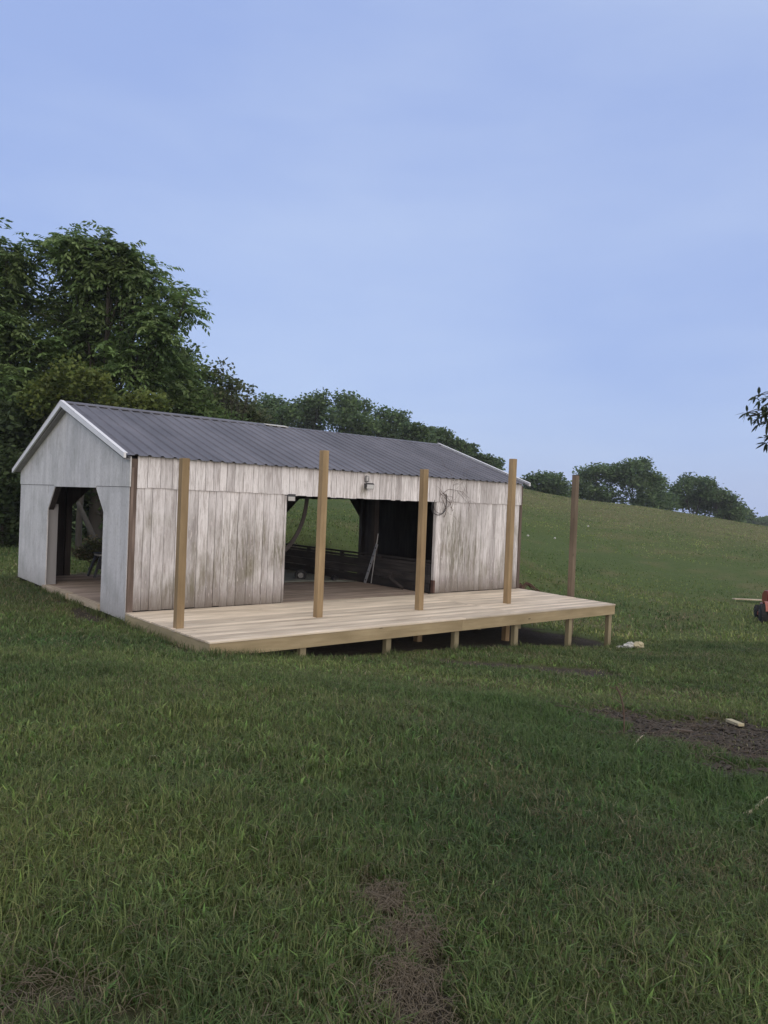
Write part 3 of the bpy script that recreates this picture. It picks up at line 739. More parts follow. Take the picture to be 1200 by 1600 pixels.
# ------------------------------------------------------------------ partition of dark rails inside, with a post line at the right edge of the door
part = empty('plank_partition', (7.2, 3.1, 0), 'low dark wall of rough horizontal boards inside the barn behind the wide doorway', 'partition')
for z0, z1, x in ((.012, .20, 7.16), (.215, .40, 7.17), (.41, .60, 7.155), (.612, .668, 7.165), (.70, .745, 7.16)):
    mb = MB(); mb.hexa([(x,.16,z0),(x+.03,.16,z0),(x+.035,6.35,z0+random.uniform(-.008,.008)),(x,6.35,z0),(x,.16,z1),(x+.03,.16,z1),(x+.03,6.35,z1+random.uniform(-.01,.004)),(x,6.35,z1)])
    mb.build('rail', MAT['darky'], part)
for yy in (.5, 2.0, 3.55, 5.1):
    mb = MB(); mb.box((7.20, yy, -.4), (7.28, yy+.09, .74)); mb.build('upright', MAT['dark'], part)

# ------------------------------------------------------------------ deck
deck = empty('deck', (5, -1.5, -.2), 'new pale pine plank deck raised on short legs along the front of the barn', 'deck')
DE = 3.04
xr = lambda y: 10.2+(.35/DE)*y
mb = MB(); y = .025; k = 0
while y > -DE+.01:
    y1 = max(y-.140, -DE); 
    inner = -2.75 < y < -.25
    joints = [6.65] if inner else [random.choice([3.4, 5.1, 8.2])]
    xs = [-.012+random.uniform(-.012, .012)]+joints+[None]
    for a, b in zip(xs[:-1], xs[1:]):
        c = (random.random(), random.random(), random.random()); zt = random.uniform(-.0025, .0)
        a_ = a+.003
        if b is None: x1, x2 = xr(y), xr(y1)
        else: x1 = x2 = b-.003
        e = random.uniform(-.008, .008) if b is None else 0
        mb.hexa([(a_,y1,-.028),(x2+e,y1,-.028),(x1+e,y,-.028),(a_,y,-.028),(a_,y1,zt),(x2+e,y1,zt),(x1+e,y,zt),(a_,y,zt)], c)
    y = y1-.013
mb.build('decking', MAT['deck'], deck, bevel=.003)
mb = MB(); mb.box((.0, -DE+.025, -.225), (5.0, -DE+.063, -.0305), (.55,.4,.5)); mb.box((5.004, -DE+.025, -.225), (9.84, -DE+.063, -.0305), (.5,.4,.6)); mb.build('front_rim_board', MAT['rim'], deck, bevel=.003)
mb = MB(); mb.box((.0, -DE+.066, -.235), (.038, .02, -.0305)); mb.build('side_rim_board', MAT['rimy'], deck, bevel=.003)
mb = MB(); mb.hexa([(9.80,-DE+.066,-.225),(9.838,-DE+.066,-.225),(10.17,-.02,-.225),(10.13,-.02,-.225),(9.80,-DE+.066,-.0305),(9.838,-DE+.066,-.0305),(10.17,-.02,-.0305),(10.13,-.02,-.0305)])
mb.build('side_rim_board', MAT['rimy'], deck)
for i in range(1, 24):
    x = .41*i
    mb = MB(); mb.box((x, -DE+.066, -.215), (x+.038, .01, -.031)); mb.build('joist', MAT['rimy'], deck)
LEGX = [(1.608), (3.328), (4.947), (6.60), (8.334), (9.78)]
for x in LEGX:
    for yy in (-2.90, -.35):
        g = float(ground(x, yy))
        zt = -.225 if yy > -1 else -.03
        mb = MB(); mb.box((x-.055, yy-.048, g-.08), (x+.055, yy+.048, zt)); mb.build('leg', MAT['leg'], deck, bevel=.004)

# ------------------------------------------------------------------ tall posts through the deck
for x, y, zt, zb, mt, lab, wd in (
    (.124, -1.755, 2.576, -.4, 'post', 'honey coloured square post by the left end of the deck, nearest the gable corner', .122),
    (2.70, -1.765, 2.888, -.6, 'post', 'knotty square post standing in front of the left side of the wide doorway', .122),
    (5.02, -1.84, 2.70, -.7, 'post', 'square post with a brown streak in front of the right side of the wide doorway', .122),
    (7.52, -1.89, 3.07, -.9, 'post', 'tallest looking square post in front of the right part of the board wall', .122),
    (10.13, -1.62, 2.86, -1.1, 'postdark', 'dark brown weathered post outside the right end of the deck against the hill', .122)):
    p = empty('wooden_post', (x, y, 0), lab, 'post', 'tall timber posts along the deck')
    h = wd/2; lean = random.uniform(-.012, .012)
    mb = MB(); mb.hexa([(x-h,y-h,zb),(x+h,y-h,zb),(x+h,y+h,zb),(x-h,y+h,zb),(x-h+lean,y-h,zt),(x+h+lean,y-h,zt),(x+h+lean,y+h,zt),(x-h+lean,y+h,zt)])
    o = mb.build('post_shaft', MAT[mt], p, bevel=.006)
    if mt == 'postdark':
        mb = MB(); mb.box((x-h-.004,y-h-.004,zt+.001),(x+h+.004,y+h+.004,zt+.012)); mb.build('post_cap', MAT['dark'], p)

# ------------------------------------------------------------------ lamps, cable, vine on the wall
def flood(loc, tilt, lab, big=True):
    x, y, z = loc
    t = empty('wall_lamp', loc, lab, 'lamp')
    mb = MB(); mb.box((x-.05, .0, z-.05), (x+.05, .033, z+.05)); mb.build('wall_bracket', MAT['darkmetal'], t, bevel=.004)
    mb = MB(); mb.tube([(x, .0, z), (x, y+.03, z-.01)], .014, 8); mb.build('arm', MAT['steel'], t)
    hd = empty('lamp_head', (0, 0, 0)); hd.parent = t
    bpy.data.objects.remove(hd)
    mb = MB(); p = np.array((x, y, z)); d = np.array(tilt, float); d /= np.linalg.norm(d)
    mb.bar(p-d*.04, p+d*.05, .17 if big else .15, .11, (0, 0, 1)); h = mb.build('lamp_head', MAT['darkmetal'], t, bevel=.006)
    mb = MB(); mb.bar(p+d*.051, p+d*.058, .15 if big else .13, .09, (0, 0, 1)); mb.build('lens', MAT['glass'], h)
    return t
t = flood((5.10, -.09, 2.37), (-.4, -1, -.35), 'rectangular floodlight with a caged bulb on top, under the eave above the wide doorway')
mb = MB(); mb.tube([(5.08,-.02,2.45),(5.08,-.02,2.48),(5.08,-.02,2.56),(5.08,-.02,2.59)], [.028,.045,.045,.02], 10); mb.build('bulb_cage', MAT['steel'], t)
mb = MB()
for zz in (2.47, 2.50, 2.53, 2.56): mb.tube([(5.08+.048*math.cos(a), -.02+.048*math.sin(a), zz) for a in np.linspace(0, 6.28, 13)], .004, 5)
mb.build('cage_ring', MAT['darkmetal'], t)
flood((3.19, -.06, 2.06), (-.55, -.8, -.55), 'tilted silver edged floodlight at the upper left corner of the wide doorway', False)
mb = MB()
pts = [(7.05, .015, 2.10), (7.02, .01, 1.98), (7.06, .0, 1.86), (7.2, -.01, 1.80), (7.36, .0, 1.84), (7.46, .015, 1.97), (7.50, .02, 2.12), (7.47, .02, 2.3)]
def smooth(pts, k=5):
    P = np.array(pts, float); o = []
    for i in range(len(P)-1):
        p0, p1, p2, p3 = P[max(i-1,0)], P[i], P[i+1], P[min(i+2,len(P)-1)]
        for t in np.linspace(0, 1, k, endpoint=False):
            o.append(.5*((2*p1)+(-p0+p2)*t+(2*p0-5*p1+4*p2-p3)*t*t+(-p0+3*p1-3*p2+p3)*t**3))
    o.append(P[-1]); return o
mb.tube(smooth(pts), .009, 6); mb.tube(smooth([(a+.05, b-.01, c+.04) for a, b, c in pts[:-2]]), .006, 6)
o = mb.build('hanging_cable', MAT['blackpl']); tag(o, 'dark cable hanging in a loop on the boards right of the wide doorway', 'cable')
mb = MB()
def vine(p, d, n, r, br):
    P = [np.array(p, float)]; a = math.atan2(d[1], d[0])
    for i in range(n):
        a += random.uniform(-.45, .45); P.append(P[-1]+np.array((math.cos(a)*.09, random.uniform(-.012, .012), math.sin(a)*.09)))
        P[-1][1] = min(.028, max(-.03, P[-1][1]))
        if br and random.random() < .4: vine(P[-1], (math.cos(a+random.choice((-1, 1))*.9), math.sin(a+random.choice((-1,1))*.9)), random.randint(3, 7), r*.6, br-1)
    mb.tube(P, [r*(1-.6*i/len(P)) for i in range(len(P))], 5)
vine((7.42, .01, 1.75), (.1, 1), 8, .007, 2); vine((7.3, .0, 2.28), (1, .25), 11, .006, 2); vine((7.55, .01, 2.0), (.6, 1), 7, .006, 2); vine((7.7, .01, 1.9), (-.3, 1), 7, .006, 2)
o = mb.build('dry_vine', MAT['vine']); tag(o, 'leafless brown vine twigs climbing the boards under the eave right of the doorway', 'vine')

# curved strap hanging in the doorway
mb = MB(); P = smooth([(4.02,.62,2.12),(3.99,.62,1.86),(3.93,.62,1.60),(3.82,.62,1.35),(3.66,.62,1.12),(3.52,.62,.98)], 6)
for a, b in zip(P[:-1], P[1:]): mb.bar(a, b+(b-a)*.04, .02, .085, (1, 0, .3), (.4,.4,.4))
o = mb.build('curved_brace', MAT['dark']); tag(o, 'curved dark timber brace hanging inside the left side of the wide doorway', 'brace')
# perforated bar leaning on the partition
t = empty('slotted_bar', (7.07, 2.37, 0), 'pale slotted metal bar leaning on the dark board partition inside the barn', 'metal bar')
p0 = np.array((7.07, 2.38, .004)); p1 = np.array((7.12, 2.02, 1.00)); d = (p1-p0)
mb = MB(); hw = .03
ax = np.array((0, .94, .34)); 
mb.bar(p0, p1, .022, .075, (0, 1, .35)); mb.build('bar', MAT['steel'], t)
for u in (.08, .3, .5, .7, .9):
    mb = MB(); mb.bar(p0+d*u-d*.018+np.array((-.0125,0,0)), p0+d*u+d*.018+np.array((-.0125,0,0)), .004, .03, (0,1,.35)); mb.build('slot', MAT['black'], t)
mb = MB(); mb.tube([(7.125, 2.20, .01), (7.14, 2.02, 1.26)], .012, 6); o = mb.build('stake', MAT['steel']); tag(o, 'thin grey stake leaning behind the slotted metal bar', 'stake')
# grey sheet and wheel on the floor
mb = MB(); Vs = []; F = []
sh = [(5.15, 3.1), (6.95, 2.62), (7.12, 5.95), (5.9, 5.95)]
nn = 10
for i in range(nn+1):
    for j in range(nn+1):
        u, v = i/nn, j/nn
        a = np.array(sh[0])*(1-u)*(1-v)+np.array(sh[1])*u*(1-v)+np.array(sh[2])*u*v+np.array(sh[3])*(1-u)*v
        Vs.append((a[0], a[1], .012+.02*abs(math.sin(5*u+3*v))*min(1, 4*u*(1-u)+.1)))
for i in range(nn):
    for j in range(nn): F.append((i*(nn+1)+j, (i+1)*(nn+1)+j, (i+1)*(nn+1)+j+1, i*(nn+1)+j+1))
mb.add(Vs, F); o = mb.build('ground_sheet', MAT['tarp'], smooth=True); s = o.modifiers.new('t', 'SOLIDIFY'); s.thickness = .006
tag(o, 'grey green sheet spread on the barn floor before the dark board partition', 'sheet')
t = empty('small_wheel', (5.9, 3.53, .03), 'small pale rimmed wheel lying on the grey sheet inside the barn', 'wheel')
def ring(c0, axis, R_, r_, n=20, m=8):
    a = np.array(axis, float); a /= np.linalg.norm(a); b = np.cross(a, (0,0,1.)) 
    if np.linalg.norm(b) < .1: b = np.cross(a, (1,0,0.))
    b /= np.linalg.norm(b); c = np.cross(a, b); Vv = []; F = []
    for i in range(n):
        t_ = 2*math.pi*i/n; rad_ = b*math.cos(t_)+c*math.sin(t_)
        for j in range(m):
            s_ = 2*math.pi*j/m; Vv.append(np.array(c0)+rad_*(R_+r_*math.cos(s_))+a*r_*math.sin(s_))
    for i in range(n):
        for j in range(m): F.append((i*m+j, ((i+1) % n)*m+j, ((i+1) % n)*m+(j+1) % m, i*m+(j+1) % m))
    return Vv, F
mb = MB(); mb.add(*ring((5.9,3.53,.12), (.5,.8,.35), .12, .04)); mb.build('tyre', MAT['black'], t, smooth=True)
mb = MB(); mb.disc((5.9,3.53,.12), (.5,.8,.35), .07, .03); mb.disc((5.9,3.53,.12), (.5,.8,.35), .025, .09); mb.build('rim', MAT['steel'], t)
mb = MB(); mb.tube([(6.5,2.9,.05),(6.7,3.2,.06),(6.9,3.4,.05)], [.05,.07,.03], 8); o = mb.build('black_bag', MAT['blackpl'], smooth=True); tag(o, 'small black bag lying on the grey sheet beside the dark partition', 'bag')
# dry roots by the partition
mb = MB()
for a in range(6):
    p = np.array((6.95, 1.15+.06*a, .25)); P = [p]
    for i in range(6): P.append(P[-1]+np.array((random.uniform(-.02,.03), random.uniform(-.02,.13)*(1 if a % 2 else -1), random.uniform(.03,.09)-.02*i)))
    mb.tube(P, [.010*(1-.12*i) for i in range(7)], 5)
mb.tube([(6.95,.8,.04),(6.94,1.1,.16),(6.95,1.3,.26),(6.96,1.5,.22)], [.035,.045,.04,.02], 7)
o = mb.build('dry_root', MAT['dark']); tag(o, 'forked dry root propped in the shadow at the right of the dark partition', 'root')

# folding stool seen through the gable doorway
t = empty('folding_stool', (1.75, 5.65, 0), 'black folding stool with a pale top at the back of the barn floor', 'stool')
mb = MB(); mb.box((1.52, 5.5, .50), (1.98, 5.85, .54)); mb.build('top', MAT['offwhite'], t, bevel=.01)
mb = MB(); mb.box((1.50, 5.48, .545), (2.0, 5.87, .575)); mb.build('seat_pad', MAT['blackpl'], t, bevel=.01)
for a, b, c, e in ((1.56, 5.52, 1.40, 5.44), (1.56, 5.82, 1.42, 5.92), (1.94, 5.52, 2.06, 5.44), (1.94, 5.82, 2.06, 5.92)):
    mb = MB(); mb.bar((c, e, .003), (a, b, .50), .05, .05, (1,0,0)); mb.build('leg', MAT['blackpl'], t)
mb = MB(); mb.box((1.49, 5.46, .2), (1.97, 5.48, .38)); mb.build('brace', MAT['blackpl'], t)

# ------------------------------------------------------------------ debris in the grass
def gp(px, py, zguess):
    # walk out along the line of sight until it meets the ground
    d = 2.0; st = .25
    while d < 400:
        p = at(px, py, d)
        if p[2] < float(ground(p[0], p[1])):
            if st < .002: break
            d -= st; st *= .5
        d += st
    return np.array((p[0], p[1], float(ground(p[0], p[1]))))
# crumpled bag
p = gp(990, 1014, -.95)
def lump(mb, c0, r_, amp, n=12, seed=0, c=None):
    rr = random.Random(seed); Vv = []; F = []
    for i in range(n+1):
        th = math.pi*i/n
        for j in range(n*2):
            ph = math.pi*j/n; k = 1+rr.uniform(-amp, amp)
            Vv.append((c0[0]+r_[0]*k*math.sin(th)*math.cos(ph), c0[1]+r_[1]*k*math.sin(th)*math.sin(ph), c0[2]+r_[2]*k*math.cos(th)))
    m = n*2
    for i in range(n):
        for j in range(m): F.append((i*m+j, (i+1)*m+j, (i+1)*m+(j+1) % m, i*m+(j+1) % m))
    mb.add(Vv, F, c)
t = empty('crumpled_sack', p, 'crumpled white and yellowish feed sack lying in the grass right of the deck', 'sack')
R2 = np.array((math.cos(YAW), -math.sin(YAW), 0))
mb = MB(); lump(mb, p+R2*.10+(0,0,.07), (.13,.12,.09), .16, 9, 3); mb.build('sack_body', MAT['yellow'], t)
mb = MB(); lump(mb, p-R2*.08+(0,0,.06), (.17,.10,.075), .3, 9, 5); lump(mb, p-R2*.28+(0,0,.03), (.12,.06,.03), .3, 7, 8); mb.build('sack_flap', MAT['offwhite'], t)
mb = MB(); mb.tube([p-R2*.30+(0,0,.03), p-R2*.15+(0,0,.10), p+R2*.02+(0,0,.09)], .012, 5); mb.build('cord', MAT['dark'], t)
# offcuts, sticks
def plank(px0, py0, px1, py1, w, h, m, name, lab, cat, zg=-.2, lift=.02):
    a = gp(px0, py0, zg); b = gp(px1, py1, zg)
    mb = MB(); mb.bar(a+(0,0,lift), b+(0,0,lift), w, h); o = mb.build(name, MAT[m], bevel=.003); return tag(o, lab, cat)
plank(1138, 1131, 1158, 1139, .07, .03, 'yellow', 'wood_offcut', 'short pale wood offcut lying on the churned dark soil', 'wood offcut', lift=.04)
plank(1050, 1144, 1082, 1148, .035, .02, 'twig', 'wood_splinter', 'long thin brown splinter on the far edge of the churned soil', 'stick', lift=.03)
plank(1146, 940, 1193, 942, .16, .04, 'sill', 'loose_board', 'weathered board lying in the grass behind the red tractor', 'board', zg=-.9, lift=.10)
def stick(pp, r_, m, lab, name='fallen_stick'):
    P = []
    for (px, py, lift) in pp:
        q = gp(px, py, -.1); P.append(q+(0, 0, lift))
    mb = MB(); mb.tube(smooth(P, 3), [r_*(1-.05*i) for i in range(len(P)*3-2)], 7); o = mb.build(name, MAT[m], smooth=True); return tag(o, lab, 'stick')
stick([(1164,1278,.02),(1180,1272,.035),(1196,1258,.04),(1215,1248,.03)], .017, 'straw', 'thick pale stick on the ground at the right edge of the lawn')
stick([(1150,1257,.012),(1175,1263,.02),(1200,1270,.015)], .007, 'straw', 'thin dry stick crossing behind the thick pale stick')
stick([(895,1137,.02),(925,1145,.03),(975,1152,.02)], .012, 'twig', 'long brown stick at the left end of the churned soil')
stick([(990,1168,.01),(1000,1160,.04),(1006,1154,.03)], .008, 'straw', 'short forked pale twig in front of the bare sapling')
# bare sapling
p = gp(975, 1152, -.2)
t = empty('bare_sapling', p, 'thin leafless sapling bent over beside the churned soil', 'sapling')
k = R2; P = [p, p+(0,0,.14)-k*.005, p+(0,0,.28)-k*.02, p+(0,0,.38)-k*.05, p+(0,0,.46)-k*.09]
mb = MB(); mb.tube(smooth(P, 4), .0075, 6); mb.build('stem', MAT['vine'], t)
for i, (h, dx) in enumerate(((.2, .06), (.3, -.08), (.40, -.10), (.36, .07), (.44, -.03))):
    mb = MB(); mb.tube([p+(0,0,h)-k*.03, p+(0,0,h+.04)+k*dx*.6-k*.04, p+(0,0,h+.05)+k*dx-k*.05], .0035, 5); mb.build('twig', MAT['vine'], t)
for hx, hy, hl in ((825, 838, 'pale stone on the hillside nearest the barn corner'), (867, 842, 'pale stone on the hillside just left of the dark brown post'), (919, 823, 'pale stone highest on the hillside right of the dark brown post')):
    pp_ = gp(hx, hy, .5); mb = MB(); lump(mb, pp_+(0,0,.03), (.065,.06,.05), .2, 6, hx); o = mb.build('field_stone', MAT['offwhite']); tag(o, hl, 'stone', 'pale stones on the hillside')
# scrap at the right foot of the barn
p = np.array((10.42, .15, float(ground(10.42, .15))))
t = empty('scrap_heap', p, 'rusty tangled scrap heaped at the right corner of the barn above the deck end', 'scrap')
mb = MB()
lump(mb, p+(0,0,.5), (.16,.18,.50), .18, 8, 4); mb.build('heap', MAT['rust'], t)
mb = MB()
for i in range(7): mb.tube(smooth([p+(random.uniform(-.1,.1), random.uniform(-.1,.2), .75), p+(.12+random.random()*.1, random.uniform(-.2,.1), .98+random.random()*.12), p+(.35+random.random()*.2, random.uniform(-.3,.1), .85), p+(.7+random.random()*.3, -.1, .72-random.random()*.1)], 4), .012, 5)
mb.build('wire', MAT['rust'], t)

# ------------------------------------------------------------------ red garden tractor at the right edge
q0 = gp(1192, 972, -1.0)
hd_ = YAW+R(17); F_ = np.array((math.sin(hd_), math.cos(hd_), 0)); Rr = np.array((math.cos(hd_), -math.sin(hd_), 0)); Z_ = np.array((0,0,1.))
T = lambda f, r_, z: q0+F_*f+Rr*r_+Z_*z
tr = empty('garden_tractor', T(.4, .45, 0), 'red garden tractor with black tyres parked on the grass at the right edge', 'tractor')
for nm, f, r_, rad_, w_ in (('wheel', 0, 0, .27, .20), ('wheel', 0, .86, .27, .20), ('wheel', 1.15, .02, .19, .14), ('wheel', 1.15, .84, .19, .14)):
    c0 = T(f, r_, rad_-.01)
    mb = MB(); mb.tube([c0-Rr*w_/2, c0-Rr*w_*.38, c0-Rr*w_*.2, c0+Rr*w_*.2, c0+Rr*w_*.38, c0+Rr*w_/2], [rad_*.78, rad_*.95, rad_, rad_, rad_*.95, rad_*.78], 26)
    for i in range(20):
        a = 2*math.pi*i/20; rd = F_*math.cos(a)+Z_*math.sin(a)
        mb.bar(c0+rd*rad_*.985-Rr*w_*.36, c0+rd*rad_*.985+Rr*w_*.36, .03, .02, rd)
    wo = mb.build(nm, MAT['black'], tr)
    mb = MB(); mb.disc(c0-Rr*(w_/2+.002), Rr, rad_*.42, .01, 20); mb.disc(c0-Rr*(w_/2+.008), Rr, rad_*.14, .03, 12); mb.disc(c0+Rr*(w_/2+.002), Rr, rad_*.5, .01, 20)
    mb.build('rim', MAT['darkmetal'], wo)
def prism(mb, prof, r0, r1, bulge=0):
    a = [T(f, r0, z) for f, z in prof]; b = [T(f, r1, z) for f, z in prof]; n = len(prof)
    mb.add(a+b, [tuple(range(n))[::-1], tuple(range(n, 2*n))]+[(i, (i+1) % n, n+(i+1) % n, n+i) for i in range(n)])
mb = MB(); prism(mb, [(-.42,.30),(.1,.22),(.95,.22),(1.45,.30),(1.5,.42),(.6,.40),(-.42,.44)], .14, .72); mb.build('chassis', MAT['red'], tr, bevel=.015)
mb = MB(); prism(mb, [(.62,.41),(.62,.80),(.75,.87),(1.25,.82),(1.50,.72),(1.56,.60),(1.54,.43)], .20, .66); mb.build('hood', MAT['red'], tr, bevel=.03)
for r0, r1 in ((-.09, .13), (.73, .95)):
    mb = MB(); arc = [(math.cos(a)*.34, .27+math.sin(a)*.34) for a in np.linspace(.25, 2.9, 10)]; arc2 = [(math.cos(a)*.31, .27+math.sin(a)*.31) for a in np.linspace(2.9, .25, 10)]
    prism(mb, arc+arc2, r0+.1, r1+.06); mb.build('fender', MAT['orange'], tr)
mb = MB(); prism(mb, [(-.25,.60),(.2,.58),(.22,.65),(-.2,.68),(-.28,1.0),(-.36,.99),(-.33,.64)], .25, .62); mb.build('seat', MAT['blackpl'], tr, bevel=.02)
mb = MB(); mb.add(*ring(T(.52, .43, .95), F_*-.5+Z_, .15, .014)); mb.tube([T(.68,.43,.8), T(.52,.43,.95)], .015, 8); mb.tube([T(.52,.29,.95), T(.52,.57,.95)], .01, 6); mb.build('steering_wheel', MAT['black'], tr)
mb = MB(); prism(mb, [(.15,.10),(.25,.22),(.85,.22),(.92,.10)], -.02, .92); mb.build('mower_deck', MAT['red'], tr, bevel=.02)
for rr_, zz in ((.20,.40),(.20,.34),(.62,.40)):
    mb = MB(); mb.disc(T(-.43,rr_,zz), F_, .028, .02, 12); mb.build('tail_reflector', MAT['offwhite'], tr)

# ------------------------------------------------------------------ trees
def fronds(P, D, Ls, colr, pairs=5):
    """compound leaves: a drooping midrib with rhombic leaflets"""
    n_ = len(P); Z = np.array([0,0,1.]); D = D/np.linalg.norm(D, axis=1)[:, None]
    S = np.cross(D, Z); S /= np.linalg.norm(S, axis=1)[:, None]+1e-6
    Vs = []; Cs = []
    for k in range(pairs+1):
        u = .22+.78*k/pairs
        base = P+D*(Ls*u)[:, None]-Z*(Ls*.32*u*u)[:, None]
        for sg in ((-1, 1) if k < pairs else (0,)):
            ld = S*sg*.85+D*.55-Z*(.35+.3*u)+rng.normal(0, .18, (n_, 3)); ld /= np.linalg.norm(ld, axis=1)[:, None]
            ll = (Ls*.38*(1-.5*abs(u-.55)))[:, None]
            wd = np.cross(ld, Z+rng.normal(0, .35, (n_, 3))); wd /= np.linalg.norm(wd, axis=1)[:, None]+1e-6
            Vs.append(np.stack([base, base+ld*ll*.45+wd*ll*.20, base+ld*ll, base+ld*ll*.45-wd*ll*.20], 1).reshape(-1, 3))
            Cs.append(np.repeat(colr*rng.uniform(.85, 1.15, (n_, 1)), 4, 0))
    V = np.concatenate(Vs); return V, np.arange(len(V)).reshape(-1, 4), np.concatenate(Cs)
def leaves(P, size, colr, flat=.5):
    n_ = len(P)
    ld = rng.normal(0, 1, (n_, 3)); ld[:, 2] = ld[:, 2]*flat-.25; ld /= np.linalg.norm(ld, axis=1)[:, None]
    nn_ = rng.normal(0, .6, (n_, 3))+np.array([0,0,1.]); wd = np.cross(ld, nn_); wd /= np.linalg.norm(wd, axis=1)[:, None]+1e-6
    l = (size*rng.uniform(.6, 1.3, n_))[:, None]
    V = np.stack([P-ld*l*.5, P+wd*l*.32, P+ld*l*.5, P-wd*l*.32], 1).reshape(-1, 3)
    return V, np.arange(len(V)).reshape(-1, 4), np.repeat(colr, 4, 0)
TONES = dict(green=[(.122,.188,.066),(.150,.210,.080),(.100,.162,.058)], yellow=[(.135,.165,.042),(.115,.148,.040),(.090,.128,.042)],
             dark=[(.052,.084,.036),(.068,.100,.040),(.056,.080,.038)], far=[(.075,.128,.052),(.098,.150,.060),(.072,.118,.054)],
             brown=[(.088,.112,.054),(.078,.105,.048),(.100,.112,.060)], tan=[(.16,.13,.075),(.11,.10,.055),(.07,.08,.035)])
def tree(name, px, d, lobes, label, tone='green', kind='frond', ncl=400, per=7, size=.5, spread=.30, group=None, cat='tree', trunk=.16, dj=1.2, limbs=True, basez=None, nsub=7):
    """lobes: (px, py, rpx) outlines of the crown's masses seen at distance d, each given its own depth"""
    bx, by = xy(px, d); bz = float(ground(bx, by)) if basez is None else basez
    root = empty(name, (bx, by, bz), label, cat, group)
    L3 = []
    for i, (a, b, r_) in enumerate(lobes):
        dd = d+random.uniform(-dj, dj); L3.append((at(a, b, dd), r_*dd/FPX))
    # every mass of the crown breaks up into smaller leafy heads of uneven size
    S3 = []
    for c, r_ in L3:
        S3.append((c, r_*.72))
        for _ in range(nsub):
            v = rng.normal(0, 1, 3); v /= np.linalg.norm(v); v[2] = abs(v[2])*1.0-.25
            S3.append((c+v*r_*rng.uniform(.55, .95), r_*rng.uniform(.22, .48)))
    wts = np.array([r_**2 for _, r_ in S3]); wts /= wts.sum()
    idx = rng.choice(len(S3), ncl, p=wts)
    C0 = np.array([c for c, _ in S3])[idx]; R0 = np.array([r_ for _, r_ in S3])[idx]
    hue = rng.uniform(.72, 1.3, len(S3))[idx]
    dr_ = rng.normal(0, 1, (ncl, 3)); dr_ /= np.linalg.norm(dr_, axis=1)[:, None]
    rr = rng.uniform(.35, 1, ncl)**.55
    K = C0+dr_*(R0*rr)[:, None]*np.array((1, 1, .92))
    gz = ground(K[:, 0], K[:, 1]); K[:, 2] = np.maximum(K[:, 2], gz+.15)
    tones = np.array(TONES[tone]); kc = tones[rng.integers(0, len(tones), ncl)]*(rng.uniform(.8, 1.2, ncl)*hue)[:, None]
    P = np.repeat(K, per, 0); n_ = len(P); cc = np.repeat(kc, per, 0)*rng.uniform(.85, 1.15, (n_, 1))
    if kind == 'frond':
        D = np.repeat(dr_, per, 0)*.6+rng.normal(0, .75, (n_, 3)); D[:, 2] = D[:, 2]*.6+.25
        P = P+rng.normal(0, spread*.35, (n_, 3))
        Vv, Q, C = fronds(P, D, size*rng.uniform(.7, 1.25, n_), cc)
    else:
        P = P+np.clip(rng.normal(0, spread, (n_, 3)), -1.5*spread, 1.5*spread)*np.array((1, 1, .6))
        Vv, Q, C = leaves(P, size, cc)
    rawmesh('crown', Vv, [Q], C, MAT['leaf'], root)
    if trunk:
        top = np.mean([c for c, _ in L3], axis=0); b0 = np.array((bx, by, bz-.15))
        mb = MB(); hgt = top[2]-bz
        fork = np.array((bx*.7+top[0]*.3, by*.7+top[1]*.3, bz+hgt*.45))
        mid = (b0+fork)/2+np.array((random.uniform(-.12,.12), random.uniform(-.12,.12), 0))*trunk*5
        mb.tube(smooth([b0, mid, fork], 4), [trunk*(1.25-.05*i) for i in range(9)], 10)
        tk = mb.build('trunk', MAT['bark'], root, smooth=True)
        if limbs:
            for c, r_ in L3:
                mb = MB(); m_ = (fork+c)/2+np.array((0,0,-.12*np.linalg.norm(c-fork)))
                Pq = smooth([fork-(0,0,.1), m_, c], 4); mb.tube(Pq, [trunk*.34*(1-.085*i) for i in range(9)], 7)
                for _ in range(5):
                    e = c+rng.normal(0, .5, 3)*r_; mb.tube([Pq[5], (Pq[6]+e)/2+rng.normal(0,.06,3), e], [trunk*.13, trunk*.08, trunk*.03], 5)
                mb.build('limb', MAT['bark'], root, smooth=True)
    return root
TG = 'trees behind the barn'
tree('walnut_tree', 150, 27.5, [(92,408,34),(128,405,40),(170,410,40),(205,425,40),(228,440,28),(262,472,34),(285,482,26),(140,460,55),(200,480,50),(100,500,50),(165,540,60),(235,520,45),(120,585,60),(200,600,60),(75,560,40),(250,580,45)],
     'tallest leafy tree with drooping compound leaves standing behind the barn gable', 'green', 'frond', 620, 7, .66, .5, TG, trunk=.24)
tree('walnut_tree', -20, 27, [(12,405,32),(-10,420,45),(22,440,22),(-20,480,55),(18,540,45),(-10,600,60),(-60,520,70),(-60,420,50),(30,610,40),(30,498,30)],
     'leafy tree cut off by the left edge of the picture, above the dark brush', 'green', 'frond', 410, 7, .66, .5, TG, trunk=.22)
tree('bright_tree', 125, 24.0, [(120,590,30),(95,612,28),(140,612,28),(60,630,28),(185,640,26),(230,635,26),(160,650,30)],
     'young yellow green tree rising just behind the barn ridge near the gable', 'yellow', 'leaf', 360, 26, .17, .26, TG, trunk=.09)
tree('leafy_tree', 280, 30, [(280,565,30),(305,590,28),(265,600,40),(300,630,40),(240,650,40),(320,655,35),(350,668,30)],
     'rounded green tree behind the middle of the ridge, right of the tallest tree', 'green', 'leaf', 480, 24, .19, .32, TG, trunk=.14)
tree('sparse_tree', 360, 30, [(345,578,14),(330,590,14),(362,598,14),(375,606,10),(350,612,20),(388,612,7)],
     'thin crowned tree with see-through twigs against the sky above the barn roof', 'brown', 'leaf', 75, 10, .17, .22, TG, trunk=.07)
